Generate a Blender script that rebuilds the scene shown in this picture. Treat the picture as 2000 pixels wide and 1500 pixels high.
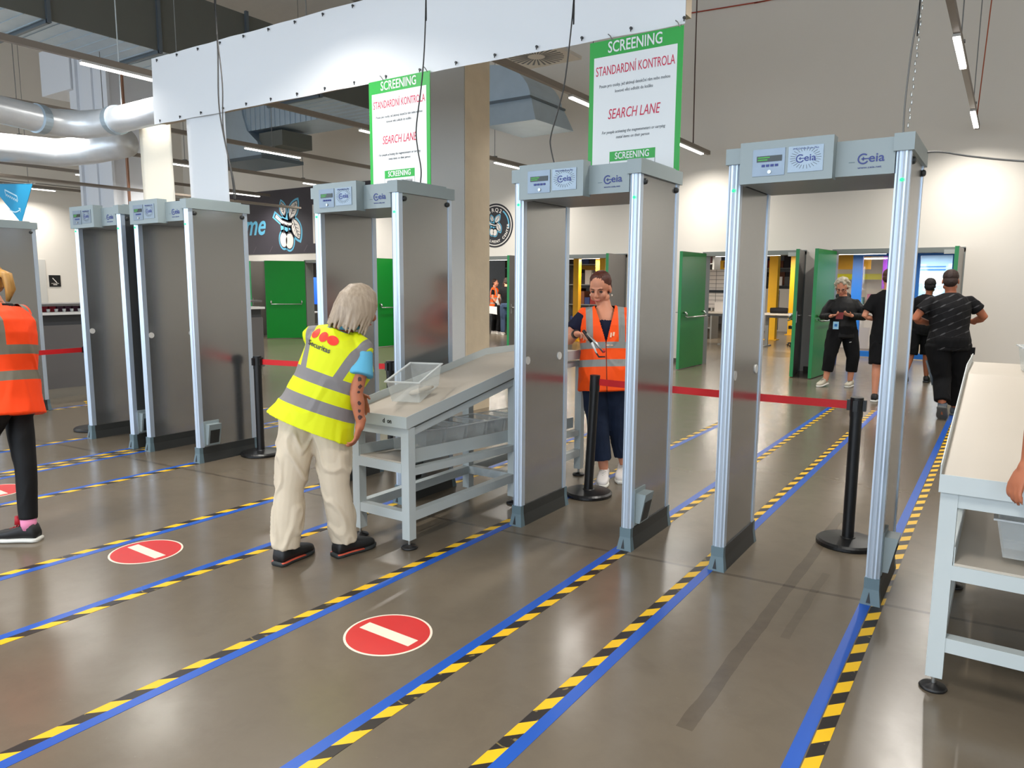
import bpy, bmesh, math, random
from mathutils import Vector as V, Matrix, noise
from mathutils.bvhtree import BVHTree

random.seed(7)
S = bpy.context.scene
for o in list(bpy.data.objects):
    bpy.data.objects.remove(o)
C = S.collection
PI = math.pi

# ------------------------------------------------------------------ camera
cam = bpy.data.cameras.new('camera')
camo = bpy.data.objects.new('camera', cam)
C.objects.link(camo)
cam.sensor_fit = 'HORIZONTAL'
cam.sensor_width = 36.0
cam.lens = 36.0 * 1433.44 / 2000.0
cam.clip_start, cam.clip_end = 0.05, 200
_p, _y, _r = 0.1353, -0.5923, 0.0054
fwd = V((math.sin(_y) * math.cos(_p), math.cos(_y) * math.cos(_p), -math.sin(_p)))
rgt0 = V((math.cos(_y), -math.sin(_y), 0))
up0 = rgt0.cross(fwd)
rgt = rgt0 * math.cos(_r) + up0 * math.sin(_r)
upv = -rgt0 * math.sin(_r) + up0 * math.cos(_r)
m = Matrix((rgt, upv, -fwd)).transposed().to_4x4()
m.translation = V((1.2541, -3.8511, 1.5608))
camo.matrix_world = m
S.camera = camo

# ------------------------------------------------------------------ colour management, world, daylight
S.view_settings.view_transform = 'Standard'
S.view_settings.look = 'None'
S.view_settings.gamma = 1.0
S.view_settings.use_curve_mapping = False
S.view_settings.exposure = 0.0
LED_W = 60.0
DAY_W = 1150.0

w = bpy.data.worlds.new('sky')
S.world = w
w.use_nodes = True
bg = w.node_tree.nodes['Background']
bg.inputs[0].default_value = (0.62, 0.78, 1.0, 1)
bg.inputs[1].default_value = 0.9


def area_light(name, loc, rot, sx, sy, power, color, parent=None, spread=PI):
    l = bpy.data.lights.new(name, 'AREA')
    l.shape = 'RECTANGLE'
    l.size, l.size_y = sx, sy
    l.energy = power
    l.color = color
    l.spread = spread
    o = bpy.data.objects.new(name, l)
    C.objects.link(o)
    o.location = loc
    o.rotation_euler = rot
    if parent:
        o.parent = parent
    return o


# daylight entering through the glass front behind the camera
area_light('daylight', (-7.0, -9.2, 2.9), (PI / 2, 0, 0), 26.0, 5.0, DAY_W, (0.78, 0.89, 1.0))

# ------------------------------------------------------------------ materials


def lin(v):
    v /= 255.0
    return v / 12.92 if v <= 0.04045 else ((v + 0.055) / 1.055) ** 2.4


def rgb(r, g, b):
    return (lin(r), lin(g), lin(b), 1.0)


_M = {}


def mat(name, col, rough=0.5, metal=0.0, spec=0.5, var=0.0, vscale=6.0, bump=0.0, bscale=40.0,
        emit=None, estr=0.0, alpha=1.0, coat=0.0, rvar=0.0):
    if name in _M:
        return _M[name]
    mt = bpy.data.materials.new(name)
    mt.use_nodes = True
    nt = mt.node_tree
    b = nt.nodes['Principled BSDF']
    b.inputs['Base Color'].default_value = col
    b.inputs['Roughness'].default_value = rough
    b.inputs['Metallic'].default_value = metal
    b.inputs['Specular IOR Level'].default_value = spec
    b.inputs['Coat Weight'].default_value = coat
    if alpha < 1:
        b.inputs['Alpha'].default_value = alpha
    if emit:
        b.inputs['Emission Color'].default_value = emit
        b.inputs['Emission Strength'].default_value = estr
    tc = nt.nodes.new('ShaderNodeTexCoord')
    if var > 0 or rvar > 0:
        n = nt.nodes.new('ShaderNodeTexNoise')
        n.inputs['Scale'].default_value = vscale
        n.inputs['Detail'].default_value = 5
        nt.links.new(tc.outputs['Object'], n.inputs['Vector'])
        if var > 0:
            mx = nt.nodes.new('ShaderNodeMix')
            mx.data_type = 'RGBA'
            mx.inputs[6].default_value = tuple(c * (1 - var) for c in col[:3]) + (1,)
            mx.inputs[7].default_value = tuple(min(1, c * (1 + var)) for c in col[:3]) + (1,)
            nt.links.new(n.outputs['Fac'], mx.inputs[0])
            nt.links.new(mx.outputs[2], b.inputs['Base Color'])
        if rvar > 0:
            mr = nt.nodes.new('ShaderNodeMapRange')
            mr.inputs[3].default_value = max(0.02, rough - rvar)
            mr.inputs[4].default_value = rough + rvar
            nt.links.new(n.outputs['Fac'], mr.inputs[0])
            nt.links.new(mr.outputs[0], b.inputs['Roughness'])
    if bump > 0:
        n2 = nt.nodes.new('ShaderNodeTexNoise')
        n2.inputs['Scale'].default_value = bscale
        n2.inputs['Detail'].default_value = 4
        nt.links.new(tc.outputs['Object'], n2.inputs['Vector'])
        bp = nt.nodes.new('ShaderNodeBump')
        bp.inputs['Strength'].default_value = bump
        bp.inputs['Distance'].default_value = 0.01
        nt.links.new(n2.outputs['Fac'], bp.inputs['Height'])
        nt.links.new(bp.outputs['Normal'], b.inputs['Normal'])
    _M[name] = mt
    return mt


def nmath(nt, op, a, b=None, c=None):
    n = nt.nodes.new('ShaderNodeMath')
    n.operation = op
    for i, x in enumerate((a, b, c)):
        if x is None:
            continue
        if isinstance(x, (int, float)):
            n.inputs[i].default_value = x
        else:
            nt.links.new(x, n.inputs[i])
    return n.outputs[0]


def nmix(nt, fac, a, b):
    n = nt.nodes.new('ShaderNodeMix')
    n.data_type = 'RGBA'
    for i, x in ((0, fac), (6, a), (7, b)):
        if isinstance(x, tuple) or isinstance(x, (int, float)):
            n.inputs[i].default_value = x
        else:
            nt.links.new(x, n.inputs[i])
    return n.outputs[2]


def band(nt, v, lo, hi):
    return nmath(nt, 'MULTIPLY', nmath(nt, 'GREATER_THAN', v, lo), nmath(nt, 'LESS_THAN', v, hi))


# ------------------------------------------------------------------ mesh helpers


class MB:
    """collects shapes in one bmesh"""

    def __init__(self):
        self.bm = bmesh.new()

    def box(self, x0, x1, y0, y1, z0, z1):
        vs = [self.bm.verts.new((x, y, z)) for x in (x0, x1) for y in (y0, y1) for z in (z0, z1)]
        for f in ((0, 1, 3, 2), (4, 6, 7, 5), (0, 4, 5, 1), (2, 3, 7, 6), (0, 2, 6, 4), (1, 5, 7, 3)):
            self.bm.faces.new([vs[i] for i in f])
        return self

    def hexa(self, p):
        """p: bottom four then top four points, same order"""
        vs = [self.bm.verts.new(q) for q in p]
        for f in ((3, 2, 1, 0), (4, 5, 6, 7), (0, 1, 5, 4), (1, 2, 6, 5), (2, 3, 7, 6), (3, 0, 4, 7)):
            self.bm.faces.new([vs[i] for i in f])
        return self

    def prism(self, poly, d):
        """poly: list of 3D points (planar), extruded by vector d"""
        d = V(d)
        a = [self.bm.verts.new(p) for p in poly]
        b = [self.bm.verts.new(V(p) + d) for p in poly]
        n = len(a)
        self.bm.faces.new(a[::-1])
        self.bm.faces.new(b)
        for i in range(n):
            self.bm.faces.new((a[i], a[(i + 1) % n], b[(i + 1) % n], b[i]))
        return self

    def loft(self, secs, n=18, cap=True, ex=2.0):
        """secs: (centre, u vector, v vector); superellipse exponent ex"""
        rings = []
        for c, u, v in secs:
            c, u, v = V(c), V(u), V(v)
            ring = []
            for i in range(n):
                a = 2 * PI * i / n
                ca, sa = math.cos(a), math.sin(a)
                ca = math.copysign(abs(ca) ** (2 / ex), ca)
                sa = math.copysign(abs(sa) ** (2 / ex), sa)
                ring.append(self.bm.verts.new(c + u * ca + v * sa))
            rings.append(ring)
        for r0, r1 in zip(rings, rings[1:]):
            for i in range(n):
                self.bm.faces.new((r0[i], r0[(i + 1) % n], r1[(i + 1) % n], r1[i]))
        if cap:
            self.bm.faces.new(rings[0][::-1])
            self.bm.faces.new(rings[-1])
        return self

    def tube(self, pts, r, n=10, cap=True):
        pts = [V(p) for p in pts]
        rs = r if isinstance(r, (list, tuple)) else [r] * len(pts)
        secs = []
        ref = None
        for i, p in enumerate(pts):
            a = pts[max(0, i - 1)]
            b = pts[min(len(pts) - 1, i + 1)]
            t = (b - a).normalized()
            if ref is None:
                ref = V((0, 0, 1)) if abs(t.z) < 0.9 else V((1, 0, 0))
            u = (ref - t * ref.dot(t)).normalized()
            v = t.cross(u)
            ref = u
            secs.append((p, u * rs[i], v * rs[i]))
        return self.loft(secs, n, cap)

    def cyl(self, p0, p1, r, n=20):
        return self.tube([p0, p1], r, n)

    def ball(self, c, rx, ry=None, rz=None, M3=None, seg=14):
        ry = rx if ry is None else ry
        rz = rx if rz is None else rz
        mt = Matrix.Diagonal((rx, ry, rz)).to_4x4()
        if M3 is not None:
            mt = M3.to_4x4() @ mt
        mt = Matrix.Translation(V(c)) @ mt
        bmesh.ops.create_uvsphere(self.bm, u_segments=seg, v_segments=max(6, seg // 2 + 1), radius=1.0, matrix=mt)
        return self

    def lathe(self, prof, c=(0, 0, 0), n=28):
        """prof: (r, z)"""
        c = V(c)
        secs = [(c + V((0, 0, z)), V((max(r, 1e-4), 0, 0)), V((0, max(r, 1e-4), 0))) for r, z in prof]
        return self.loft(secs, n)

    def disc(self, c, r, axis, th=0.004, n=24):
        c, axis = V(c), V(axis).normalized()
        return self.cyl(c, c + axis * th, r, n)

    def bevel(self, w, seg=1, ang=0.6):
        es = [e for e in self.bm.edges if e.is_manifold and e.calc_face_angle(0) > ang]
        bmesh.ops.bevel(self.bm, geom=es, offset=w, segments=seg, affect='EDGES', profile=0.7)
        return self

    def shift(self, d):
        bmesh.ops.translate(self.bm, verts=self.bm.verts, vec=V(d))
        return self

    def mesh(self, name):
        bmesh.ops.recalc_face_normals(self.bm, faces=self.bm.faces)
        me = bpy.data.meshes.new(name)
        self.bm.to_mesh(me)
        self.bm.free()
        return me


def wloc(o):
    p = V((0, 0, 0))
    while o:
        p += o.location
        o = o.parent
    return p


def link(name, me, material=None, parent=None, smooth=False):
    o = bpy.data.objects.new(name, me)
    C.objects.link(o)
    if material:
        me.materials.append(material)
    if parent:
        o.parent = parent
    if smooth:
        for p in me.polygons:
            p.use_smooth = True
    return o


def part(name, mb, material, parent=None, smooth=False, world=False):
    """one mesh object; world=True when the shape was drawn in room coordinates"""
    if world and parent:
        mb.shift(-wloc(parent))
    return link(name, mb.mesh(name), material, parent, smooth)


def shade_auto(o, ang=40):
    me = o.data
    for p in me.polygons:
        p.use_smooth = True
    bm = bmesh.new()
    bm.from_mesh(me)
    for e in bm.edges:
        if e.is_manifold and e.calc_face_angle(0) > math.radians(ang):
            e.smooth = False
    bm.to_mesh(me)
    bm.free()
    return o


def tag(o, label, cat, group=None, kind=None):
    if label:
        o['label'] = label
    if cat:
        o['category'] = cat
    if group:
        o['group'] = group
    if kind:
        o['kind'] = kind
    return o


def thing(name, label, cat, loc=(0, 0, 0), rotz=0, group=None):
    o = bpy.data.objects.new(name, None)
    o.empty_display_size = 0.1
    C.objects.link(o)
    o.location = loc
    o.rotation_euler = (0, 0, rotz)
    return tag(o, label, cat, group)


def copy_tree(o, parent=None):
    c = o.copy()
    C.objects.link(c)
    c.parent = parent
    for ch in list(o.children):
        copy_tree(ch, c)
    return c


def struct(o):
    o['kind'] = 'structure'
    return o


def text_mesh(s, size, origin, right, up, sx=1.0, align='CENTER', shear=0.0, off=0.0, ext=0.0006):
    """lettering as a mesh: cap height about size, centred on origin"""
    cu = bpy.data.curves.new('lettering', 'FONT')
    cu.body = s
    cu.align_x = align
    cu.align_y = 'CENTER'
    cu.size = size / 0.70
    cu.shear = shear
    cu.offset = off
    cu.extrude = ext
    cu.resolution_u = 3
    to = bpy.data.objects.new('lettering', cu)
    C.objects.link(to)
    bpy.context.view_layer.update()
    me = bpy.data.meshes.new_from_object(to.evaluated_get(bpy.context.evaluated_depsgraph_get()))
    bpy.data.objects.remove(to)
    bpy.data.curves.remove(cu)
    right, up = V(right).normalized(), V(up).normalized()
    nrm = right.cross(up)
    for v in me.vertices:
        v.co = V(origin) + right * (v.co.x * sx) + up * v.co.y + nrm * v.co.z
    return me


def lettering(parent, s, size, origin, right, up, material, world=False, name='lettering', **k):
    me = text_mesh(s, size, origin, right, up, **k)
    if world and parent:
        d = -wloc(parent)
        for v in me.vertices:
            v.co += d
    return link(name, me, material, parent)


def flat_poly(pts, origin, right, up, th=0.0008):
    """flat shape from 2D points on a plane"""
    right, up = V(right).normalized(), V(up).normalized()
    n = right.cross(up)
    mb = MB()
    mb.prism([V(origin) + right * x + up * y for x, y in pts], n * th)
    return mb


def ribbon2d(pts, wd):
    """outline of a stroke through 2D points, width wd (number or list)"""
    L, Rr = [], []
    n = len(pts)
    for i in range(n):
        a, b = V(pts[max(0, i - 1)]).to_2d(), V(pts[min(n - 1, i + 1)]).to_2d()
        t = (b - a).normalized()
        nn = V((-t.y, t.x))
        wv = wd[i] if isinstance(wd, (list, tuple)) else wd
        p = V(pts[i]).to_2d()
        L.append(p + nn * wv / 2)
        Rr.append(p - nn * wv / 2)
    return [tuple(q) for q in L + Rr[::-1]]


def strokes(segs, origin, right, up, th=0.0008):
    """several strokes as one flat mesh; segs: (points, width)"""
    mb = MB()
    right, up = V(right).normalized(), V(up).normalized()
    n = right.cross(up)
    for pts, wd in segs:
        for i in range(len(pts) - 1):
            a, b = V(pts[i]).to_2d(), V(pts[i + 1]).to_2d()
            t = (b - a).normalized()
            nn = V((-t.y, t.x)) * wd / 2
            q = [a + nn, a - nn, b - nn, b + nn]
            mb.prism([V(origin) + right * p.x + up * p.y for p in q], n * th)
    return mb


def ell2d(cx, cy, rx, ry, rot=0, n=24):
    out = []
    for i in range(n):
        a = 2 * PI * i / n
        x, y = rx * math.cos(a), ry * math.sin(a)
        out.append((cx + x * math.cos(rot) - y * math.sin(rot), cy + x * math.sin(rot) + y * math.cos(rot)))
    return out


def leaf2d(cx, cy, L, W, rot, n=10):
    out = []
    for i in range(n + 1):
        t = i / n
        out.append((L * (t - 0.5), W * math.sin(PI * t) ** 0.8))
    for i in range(n - 1, 0, -1):
        t = i / n
        out.append((L * (t - 0.5), -W * math.sin(PI * t) ** 0.8))
    return [(cx + x * math.cos(rot) - y * math.sin(rot), cy + x * math.sin(rot) + y * math.cos(rot)) for x, y in out]


X, Y, Z = V((1, 0, 0)), V((0, 1, 0)), V((0, 0, 1))
WALL_Y = 10.3

# ------------------------------------------------------------------ the setting
# floor: polished concrete with joints, old tape residue and mottling
fm = bpy.data.materials.new('polished concrete')
fm.use_nodes = True
nt = fm.node_tree
b = nt.nodes['Principled BSDF']
tc = nt.nodes.new('ShaderNodeTexCoord')
sep = nt.nodes.new('ShaderNodeSeparateXYZ')
nt.links.new(tc.outputs['Object'], sep.inputs[0])


def tnoise(nt, tc, scale, detail=6, dist=0.0, rough=0.55):
    n = nt.nodes.new('ShaderNodeTexNoise')
    n.inputs['Scale'].default_value = scale
    n.inputs['Detail'].default_value = detail
    n.inputs['Distortion'].default_value = dist
    n.inputs['Roughness'].default_value = rough
    nt.links.new(tc.outputs['Object'], n.inputs['Vector'])
    return n.outputs['Fac']


n1 = tnoise(nt, tc, 0.9, 6, 0.6)
n2 = tnoise(nt, tc, 5.0, 8, 0.3, 0.65)
n3 = tnoise(nt, tc, 45.0, 4)
base = nmix(nt, n1, rgb(100, 89, 75), rgb(115, 105, 90))
base = nmix(nt, nmath(nt, 'MULTIPLY', nmath(nt, 'MAXIMUM', nmath(nt, 'SUBTRACT', n2, 0.44), 0.0), 1.6), base, rgb(92, 82, 69))
base = nmix(nt, nmath(nt, 'MULTIPLY', nmath(nt, 'GREATER_THAN', n3, 0.71), 0.2), base, rgb(130, 122, 108))
# dark control joints across the hall and the residue of a removed tape
wob = nmath(nt, 'MULTIPLY', nmath(nt, 'SUBTRACT', tnoise(nt, tc, 3.0), 0.5), 0.03)
yy = nmath(nt, 'ADD', nmath(nt, 'SUBTRACT', sep.outputs[1], nmath(nt, 'MULTIPLY', sep.outputs[0], 0.08)), wob)
j1 = band(nt, yy, -0.04, -0.012)
j2 = band(nt, yy, 5.96, 5.99)
xx = nmath(nt, 'ADD', sep.outputs[0], wob)
j3 = nmath(nt, 'MULTIPLY', band(nt, xx, 0.385, 0.445), band(nt, sep.outputs[1], -1.5, 1.5))
j4 = nmath(nt, 'MULTIPLY', band(nt, xx, 0.52, 0.56), band(nt, sep.outputs[1], -0.6, 0.3))
jj = nmath(nt, 'ADD', nmath(nt, 'ADD', j1, j2), nmath(nt, 'MULTIPLY', nmath(nt, 'ADD', j3, nmath(nt, 'MULTIPLY', j4, 0.5)), 0.8))
jj = nmath(nt, 'MULTIPLY', nmath(nt, 'MULTIPLY', jj, 0.55), nmath(nt, 'ADD', 0.5, n2))
base = nmix(nt, jj, base, rgb(60, 50, 41))
nt.links.new(base, b.inputs['Base Color'])
mr = nt.nodes.new('ShaderNodeMapRange')
mr.inputs[1].default_value, mr.inputs[2].default_value = 0.3, 0.7
mr.inputs[3].default_value, mr.inputs[4].default_value = 0.20, 0.27
nt.links.new(n2, mr.inputs[0])
nt.links.new(mr.outputs[0], b.inputs['Roughness'])
b.inputs['Specular IOR Level'].default_value = 0.55
bp = nt.nodes.new('ShaderNodeBump')
bp.inputs['Strength'].default_value = 0.008
bp.inputs['Distance'].default_value = 0.02
nt.links.new(n2, bp.inputs['Height'])
nt.links.new(bp.outputs['Normal'], b.inputs['Normal'])

X0, X1, Y0, Y1, CEIL = -24.0, 7.0, -9.6, 26.0, 8.2
struct(part('floor', MB().box(X0, X1, Y0, Y1, -0.2, 0.0), fm))

plaster = mat('white plaster', rgb(228, 222, 212), 0.75, spec=0.3, var=0.02, vscale=1.5, bump=0.04, bscale=60)
ceilm = mat('pale ceiling deck', rgb(190, 186, 180), 0.8, var=0.05)
doorframe = mat('grey steel frame', rgb(122, 126, 122), 0.45, metal=0.2)
greenm = mat('green door paint', rgb(0, 128, 38), 0.32, spec=0.4)
greym = mat('grey door paint', rgb(112, 108, 104), 0.35)
steel = mat('brushed steel', rgb(176, 176, 172), 0.3, metal=0.9)
darkm = mat('black plastic', rgb(18, 18, 19), 0.42)
whitem = mat('white paint', rgb(232, 232, 230), 0.5)

# back wall with seven door openings (2.18 m high)
DOORS = [(-19.1, -17.05), (-15.35, -13.35), (-11.55, -10.2), (-9.7, -7.64), (-7.4, -5.4), (-3.78, -1.86), (-1.42, 0.6)]
DH = 2.18
wb = MB()
xs = -21.2
for a, b2 in DOORS:
    wb.box(xs, a, WALL_Y, WALL_Y + 0.22, 0, DH)
    xs = b2
wb.box(xs, X1, WALL_Y, WALL_Y + 0.22, 0, DH)
wb.box(-21.2, X1, WALL_Y, WALL_Y + 0.22, DH, CEIL)
struct(part('wall_back', wb, plaster))
bb = MB()
xs = -21.0
for a, b2 in DOORS:
    bb.box(xs, a - 0.06, WALL_Y - 0.015, WALL_Y - 0.001, 0, 0.09)
    xs = b2 + 0.06
bb.box(xs, X1, WALL_Y - 0.015, WALL_Y - 0.001, 0, 0.09)
struct(part('baseboard_back', bb, mat('brown skirting', rgb(88, 78, 70), 0.5)))
wl = MB().box(-21.2, -21.0, Y0, WALL_Y, 0, CEIL)
struct(part('wall_left', wl, plaster))
struct(part('trim_1', MB().box(-21.0, -20.985, Y0, WALL_Y - 0.001, 4.2, 4.215), mat('wall panel seam', rgb(120, 112, 104), 0.7)))
struct(part('wall_right', MB().box(6.8, 7.0, Y0, WALL_Y, 0, CEIL), plaster))
struct(part('ceiling', MB().box(-21.2, X1, Y0, WALL_Y + 0.2, CEIL, CEIL + 0.2), ceilm))
# warehouse behind the doors
whm = mat('warehouse wall', rgb(150, 142, 130), 0.8, var=0.08)
struct(part('wall_warehouse', MB().box(X0, X1, Y1 - 0.2, Y1, 0, 5.0), whm))
struct(part('ceiling_warehouse', MB().box(X0, X1, WALL_Y + 0.22, Y1, 4.8, 5.4), ceilm))
# glazed front behind the camera
wf = MB()
wf.box(-21.2, X1, Y0 - 0.2, Y0, 5.6, CEIL)
wf.box(-21.2, X1, Y0 - 0.2, Y0, 0, 0.35)
struct(part('wall_front', wf, plaster))
gl = bpy.data.materials.new('clear glass')
gl.use_nodes = True
g_nt = gl.node_tree
g_nt.nodes.remove(g_nt.nodes['Principled BSDF'])
_tr = g_nt.nodes.new('ShaderNodeBsdfTransparent')
_gs = g_nt.nodes.new('ShaderNodeBsdfGlossy')
_gs.inputs['Roughness'].default_value = 0.03
_ms = g_nt.nodes.new('ShaderNodeMixShader')
_ms.inputs[0].default_value = 0.09
g_nt.links.new(_tr.outputs[0], _ms.inputs[1])
g_nt.links.new(_gs.outputs[0], _ms.inputs[2])
g_nt.links.new(_ms.outputs[0], g_nt.nodes['Material Output'].inputs[0])
for i in range(7):
    xa = -21.0 + i * 4.0
    wm = MB()
    for xb in (xa, xa + 1.95, xa + 3.9):
        wm.box(xb, xb + 0.1, Y0 - 0.14, Y0 - 0.04, 0.35, 5.6)
    wm.box(xa, xa + 4.0, Y0 - 0.14, Y0 - 0.04, 5.5, 5.6)
    wm.box(xa, xa + 4.0, Y0 - 0.14, Y0 - 0.04, 0.35, 0.45)
    wo = struct(part('window_%d' % (i + 1), wm, doorframe))
    part('pane', MB().box(xa + 0.02, xa + 3.98, Y0 - 0.1, Y0 - 0.09, 0.4, 5.55), gl, wo)


# doors: frames and open leaves, green inside with a push bar, grey on the hall side
def door_leaf(root, hx, hy, ang, length, flip=1):
    """leaf hinged at (hx, hy), ang = direction of the leaf; green side is on the left of that direction * flip"""
    d = V((math.cos(ang), math.sin(ang), 0))
    n = V((-d.y, d.x, 0)) * flip
    h = V((hx, hy, 0)) - wloc(root)

    def slab(t0, t1, a0, a1, z0, z1):
        q = []
        for z in (z0, z1):
            for s, t in ((a0, t0), (a1, t0), (a1, t1), (a0, t1)):
                p = h + d * s + n * t
                q.append((p.x, p.y, z))
        return MB().hexa(q)
    lf = part('leaf', slab(0.0, 0.05, 0.0, length, 0.012, DH - 0.01), greym, root)
    part('green_face', slab(0.05, 0.056, 0.004, length - 0.004, 0.016, DH - 0.014), greenm, lf)
    part('edge_strip', slab(0.0, 0.056, length, length + 0.004, 0.012, DH - 0.01),
         mat('green door edge', rgb(40, 150, 84), 0.4), lf)
    # push bar
    pb = MB()
    for s in (0.12, length - 0.14):
        a = h + d * s + n * 0.056
        pb.tube([a + Z * 1.06, a + n * 0.05 + Z * 1.05, a + n * 0.075 + Z * 1.0], 0.02, 8)
    a = h + d * 0.12 + n * 0.13
    b_ = h + d * (length - 0.14) + n * 0.13
    pb.tube([h + d * 0.12 + n * 0.075 + Z * 1.0, a + Z * 0.97, b_ + Z * 0.97, h + d * (length - 0.14) + n * 0.075 + Z * 1.0], 0.014, 8)
    part('push_bar', pb, steel, lf, smooth=True)
    hb = MB()
    a = h + d * (length - 0.07) - n * 0.002
    q = slab(-0.008, 0.0, length - 0.09, length - 0.05, 0.93, 1.13)
    part('handle_plate', q, steel, lf)
    hb.tube([a + Z * 1.06, a - n * 0.06 + Z * 1.06, a - n * 0.06 - d * 0.13 + Z * 1.06], 0.011, 8)
    part('handle', hb, steel, lf, smooth=True)
    return lf


LEAVES = [
    [(-17.08, 10.28, -1.05, 1.0, -1)],
    [(-15.33, 10.28, PI + 0.92, 1.08, 1)],
    [(-11.53, 10.28, -PI / 2 - 0.10, 1.04, 1)],
    [(-7.66, 10.28, -PI / 2 - 0.02, 0.98, -1)],
    [(-5.42, 10.28, -PI / 2 + 0.10, 1.0, -1)],
    [(-3.76, 10.28, -PI / 2 - 0.02, 1.2, 1), (-1.88, 10.28, -PI / 2 + 0.14, 1.1, -1)],
    [(-1.40, 10.28, -PI / 2 - 0.06, 1.15, 1), (0.58, 10.28, -PI / 2 - 0.02, 1.0, -1)],
]
for i, (a, b2) in enumerate(DOORS):
    r = thing('door_%d' % (i + 1), None, None, ((a + b2) / 2, WALL_Y, 0))
    struct(r)
    f = MB()
    f.box(a, a + 0.06, WALL_Y - 0.03, WALL_Y + 0.25, 0, DH)
    f.box(b2 - 0.06, b2, WALL_Y - 0.03, WALL_Y + 0.25, 0, DH)
    f.box(a, b2, WALL_Y - 0.03, WALL_Y + 0.25, DH - 0.06, DH + 0.02)
    part('frame', f, doorframe, r, world=True)
    for hx, hy, ang, ln, fl_ in LEAVES[i]:
        door_leaf(r, hx, hy, ang, ln, fl_)
    cl = MB().box(b2 - 0.3, b2 - 0.02, WALL_Y - 0.09, WALL_Y - 0.031, DH - 0.09, DH - 0.02)
    part('door_closer', cl, mat('closer grey', rgb(170, 172, 170), 0.4), r, world=True)

# concrete pillar
conc = mat('raw concrete', rgb(222, 205, 178), 0.8, var=0.16, vscale=3.5, bump=0.25, bscale=14)
pil = thing('concrete_pillar', 'raw concrete pillar behind the third gate from the right, running up behind the cloth banner', 'pillar', (-4.48, 3.45, 0))
part('shaft', MB().box(-4.79, -4.17, 3.21, 3.69, 0, CEIL).bevel(0.012), conc, pil, world=True)
part('render_face', MB().box(-4.785, -4.18, 3.198, 3.2095, 0, CEIL), mat('grey render', rgb(186, 184, 178), 0.7, var=0.06, vscale=2), pil, world=True)

# ------------------------------------------------------------------ floor tape and no-entry discs
bluet = mat('blue tape', rgb(22, 82, 176), 0.35, var=0.1, vscale=3)
hz = bpy.data.materials.new('hazard tape')
hz.use_nodes = True
nt = hz.node_tree
b = nt.nodes['Principled BSDF']
tc = nt.nodes.new('ShaderNodeTexCoord')
sep = nt.nodes.new('ShaderNodeSeparateXYZ')
nt.links.new(tc.outputs['Object'], sep.inputs[0])
ph = nmath(nt, 'ADD', nmath(nt, 'MULTIPLY', sep.outputs[1], 1.0), nmath(nt, 'MULTIPLY', sep.outputs[0], -1.1))
fr = nmath(nt, 'FRACT', nmath(nt, 'DIVIDE', ph, 0.188))
st = nmath(nt, 'GREATER_THAN', fr, 0.5)
wear = nmath(nt, 'GREATER_THAN', tnoise(nt, tc, 16.0, 6, 1.2), 0.66)
ylw = nmix(nt, tnoise(nt, tc, 5.0), rgb(238, 190, 12), rgb(225, 176, 20))
blk = nmix(nt, wear, rgb(34, 28, 24), rgb(120, 104, 60))
nt.links.new(nmix(nt, st, blk, ylw), b.inputs['Base Color'])
b.inputs['Roughness'].default_value = 0.4


def tape(x0, x1, y0, y1, m_, label, cat='tape', name='blue_floor_tape'):
    me = MB().box(-(x1 - x0) / 2, (x1 - x0) / 2, 0, y1 - y0, 0.0002, 0.0012)
    o = part(name, me, m_)
    o.location = ((x0 + x1) / 2, y0, 0)
    return tag(o, label, cat)


TAPES = [  # blue x0, hazard x0, where
    (0.755, 0.81, 'under the right post of the rightmost gate'),
    (-0.035, -0.085, 'under the left post of the rightmost gate'),
    (-0.59, -0.54, 'under the right post of the second gate from the right'),
    (-1.37, -1.42, 'under the left post of the second gate from the right'),
    (-2.35, -2.30, 'under the right post of the gate behind the bending guard'),
    (-3.08, -3.13, 'under the left post of the gate behind the bending guard'),
    (-4.56, -4.51, 'under the right post of the fourth gate from the right'),
    (-5.34, -5.39, 'under the left post of the fourth gate from the right'),
    (-5.56, -5.51, 'under the right post of the fifth gate from the right'),
    (-6.36, -6.41, 'under the left post of the fifth gate from the right'),
    (-8.46, -8.41, 'under the right post of the leftmost gate'),
]
ENDS = [7.8, 6.3, 6.8, 4.4, 4.6, 3.6, 3.4, 3.2, 3.2, 3.0, 1.6]
for (bx, hx, wh), ye in zip(TAPES, ENDS):
    tape(bx, bx + 0.05, -4.6, ye, bluet, 'blue floor tape line ' + wh, 'tape')
    tape(hx, hx + 0.05, -4.6, ye, hz, 'striped hazard floor tape ' + wh, 'tape', 'hazard_floor_tape')
tp = MB().box(0, 0.9, -0.03, 0.03, 0.0002, 0.0012)
to = part('hazard_floor_tape', tp, hz)
to.location, to.rotation_euler = (-8.75, 0.95, 0), (0, 0, -0.35)
tag(to, 'short slanting hazard tape in front of the reception counter', 'tape')

redf = mat('faded red vinyl', rgb(200, 48, 46), 0.4, var=0.06, vscale=8)
palev = mat('pale vinyl', rgb(236, 220, 200), 0.4)


def no_entry(loc, rz, label, r=0.198):
    t = thing('no_entry_floor_sticker', label, 'sticker', loc, rz, 'no entry discs on the floor')
    part('border', MB().lathe([(r, 0.0004), (r, 0.0012)], n=56), palev, t)
    part('red_disc', MB().lathe([(r * 0.945, 0.0012), (r * 0.945, 0.0017)], n=56), redf, t)
    part('white_bar', MB().box(-r * 0.76, r * 0.76, -r * 0.165, r * 0.165, 0.0017, 0.0021), palev, t)
    return t


no_entry((-0.94, -1.575, 0), -0.02, 'red and white no entry disc on the floor nearest the camera')
no_entry((-2.815, -1.625, 0), -0.02, 'red and white no entry disc on the floor behind, left of the guard')
no_entry((-4.95, -1.58, 0), -0.02, 'red and white no entry disc at the left edge beside the walking orange vest')

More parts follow.
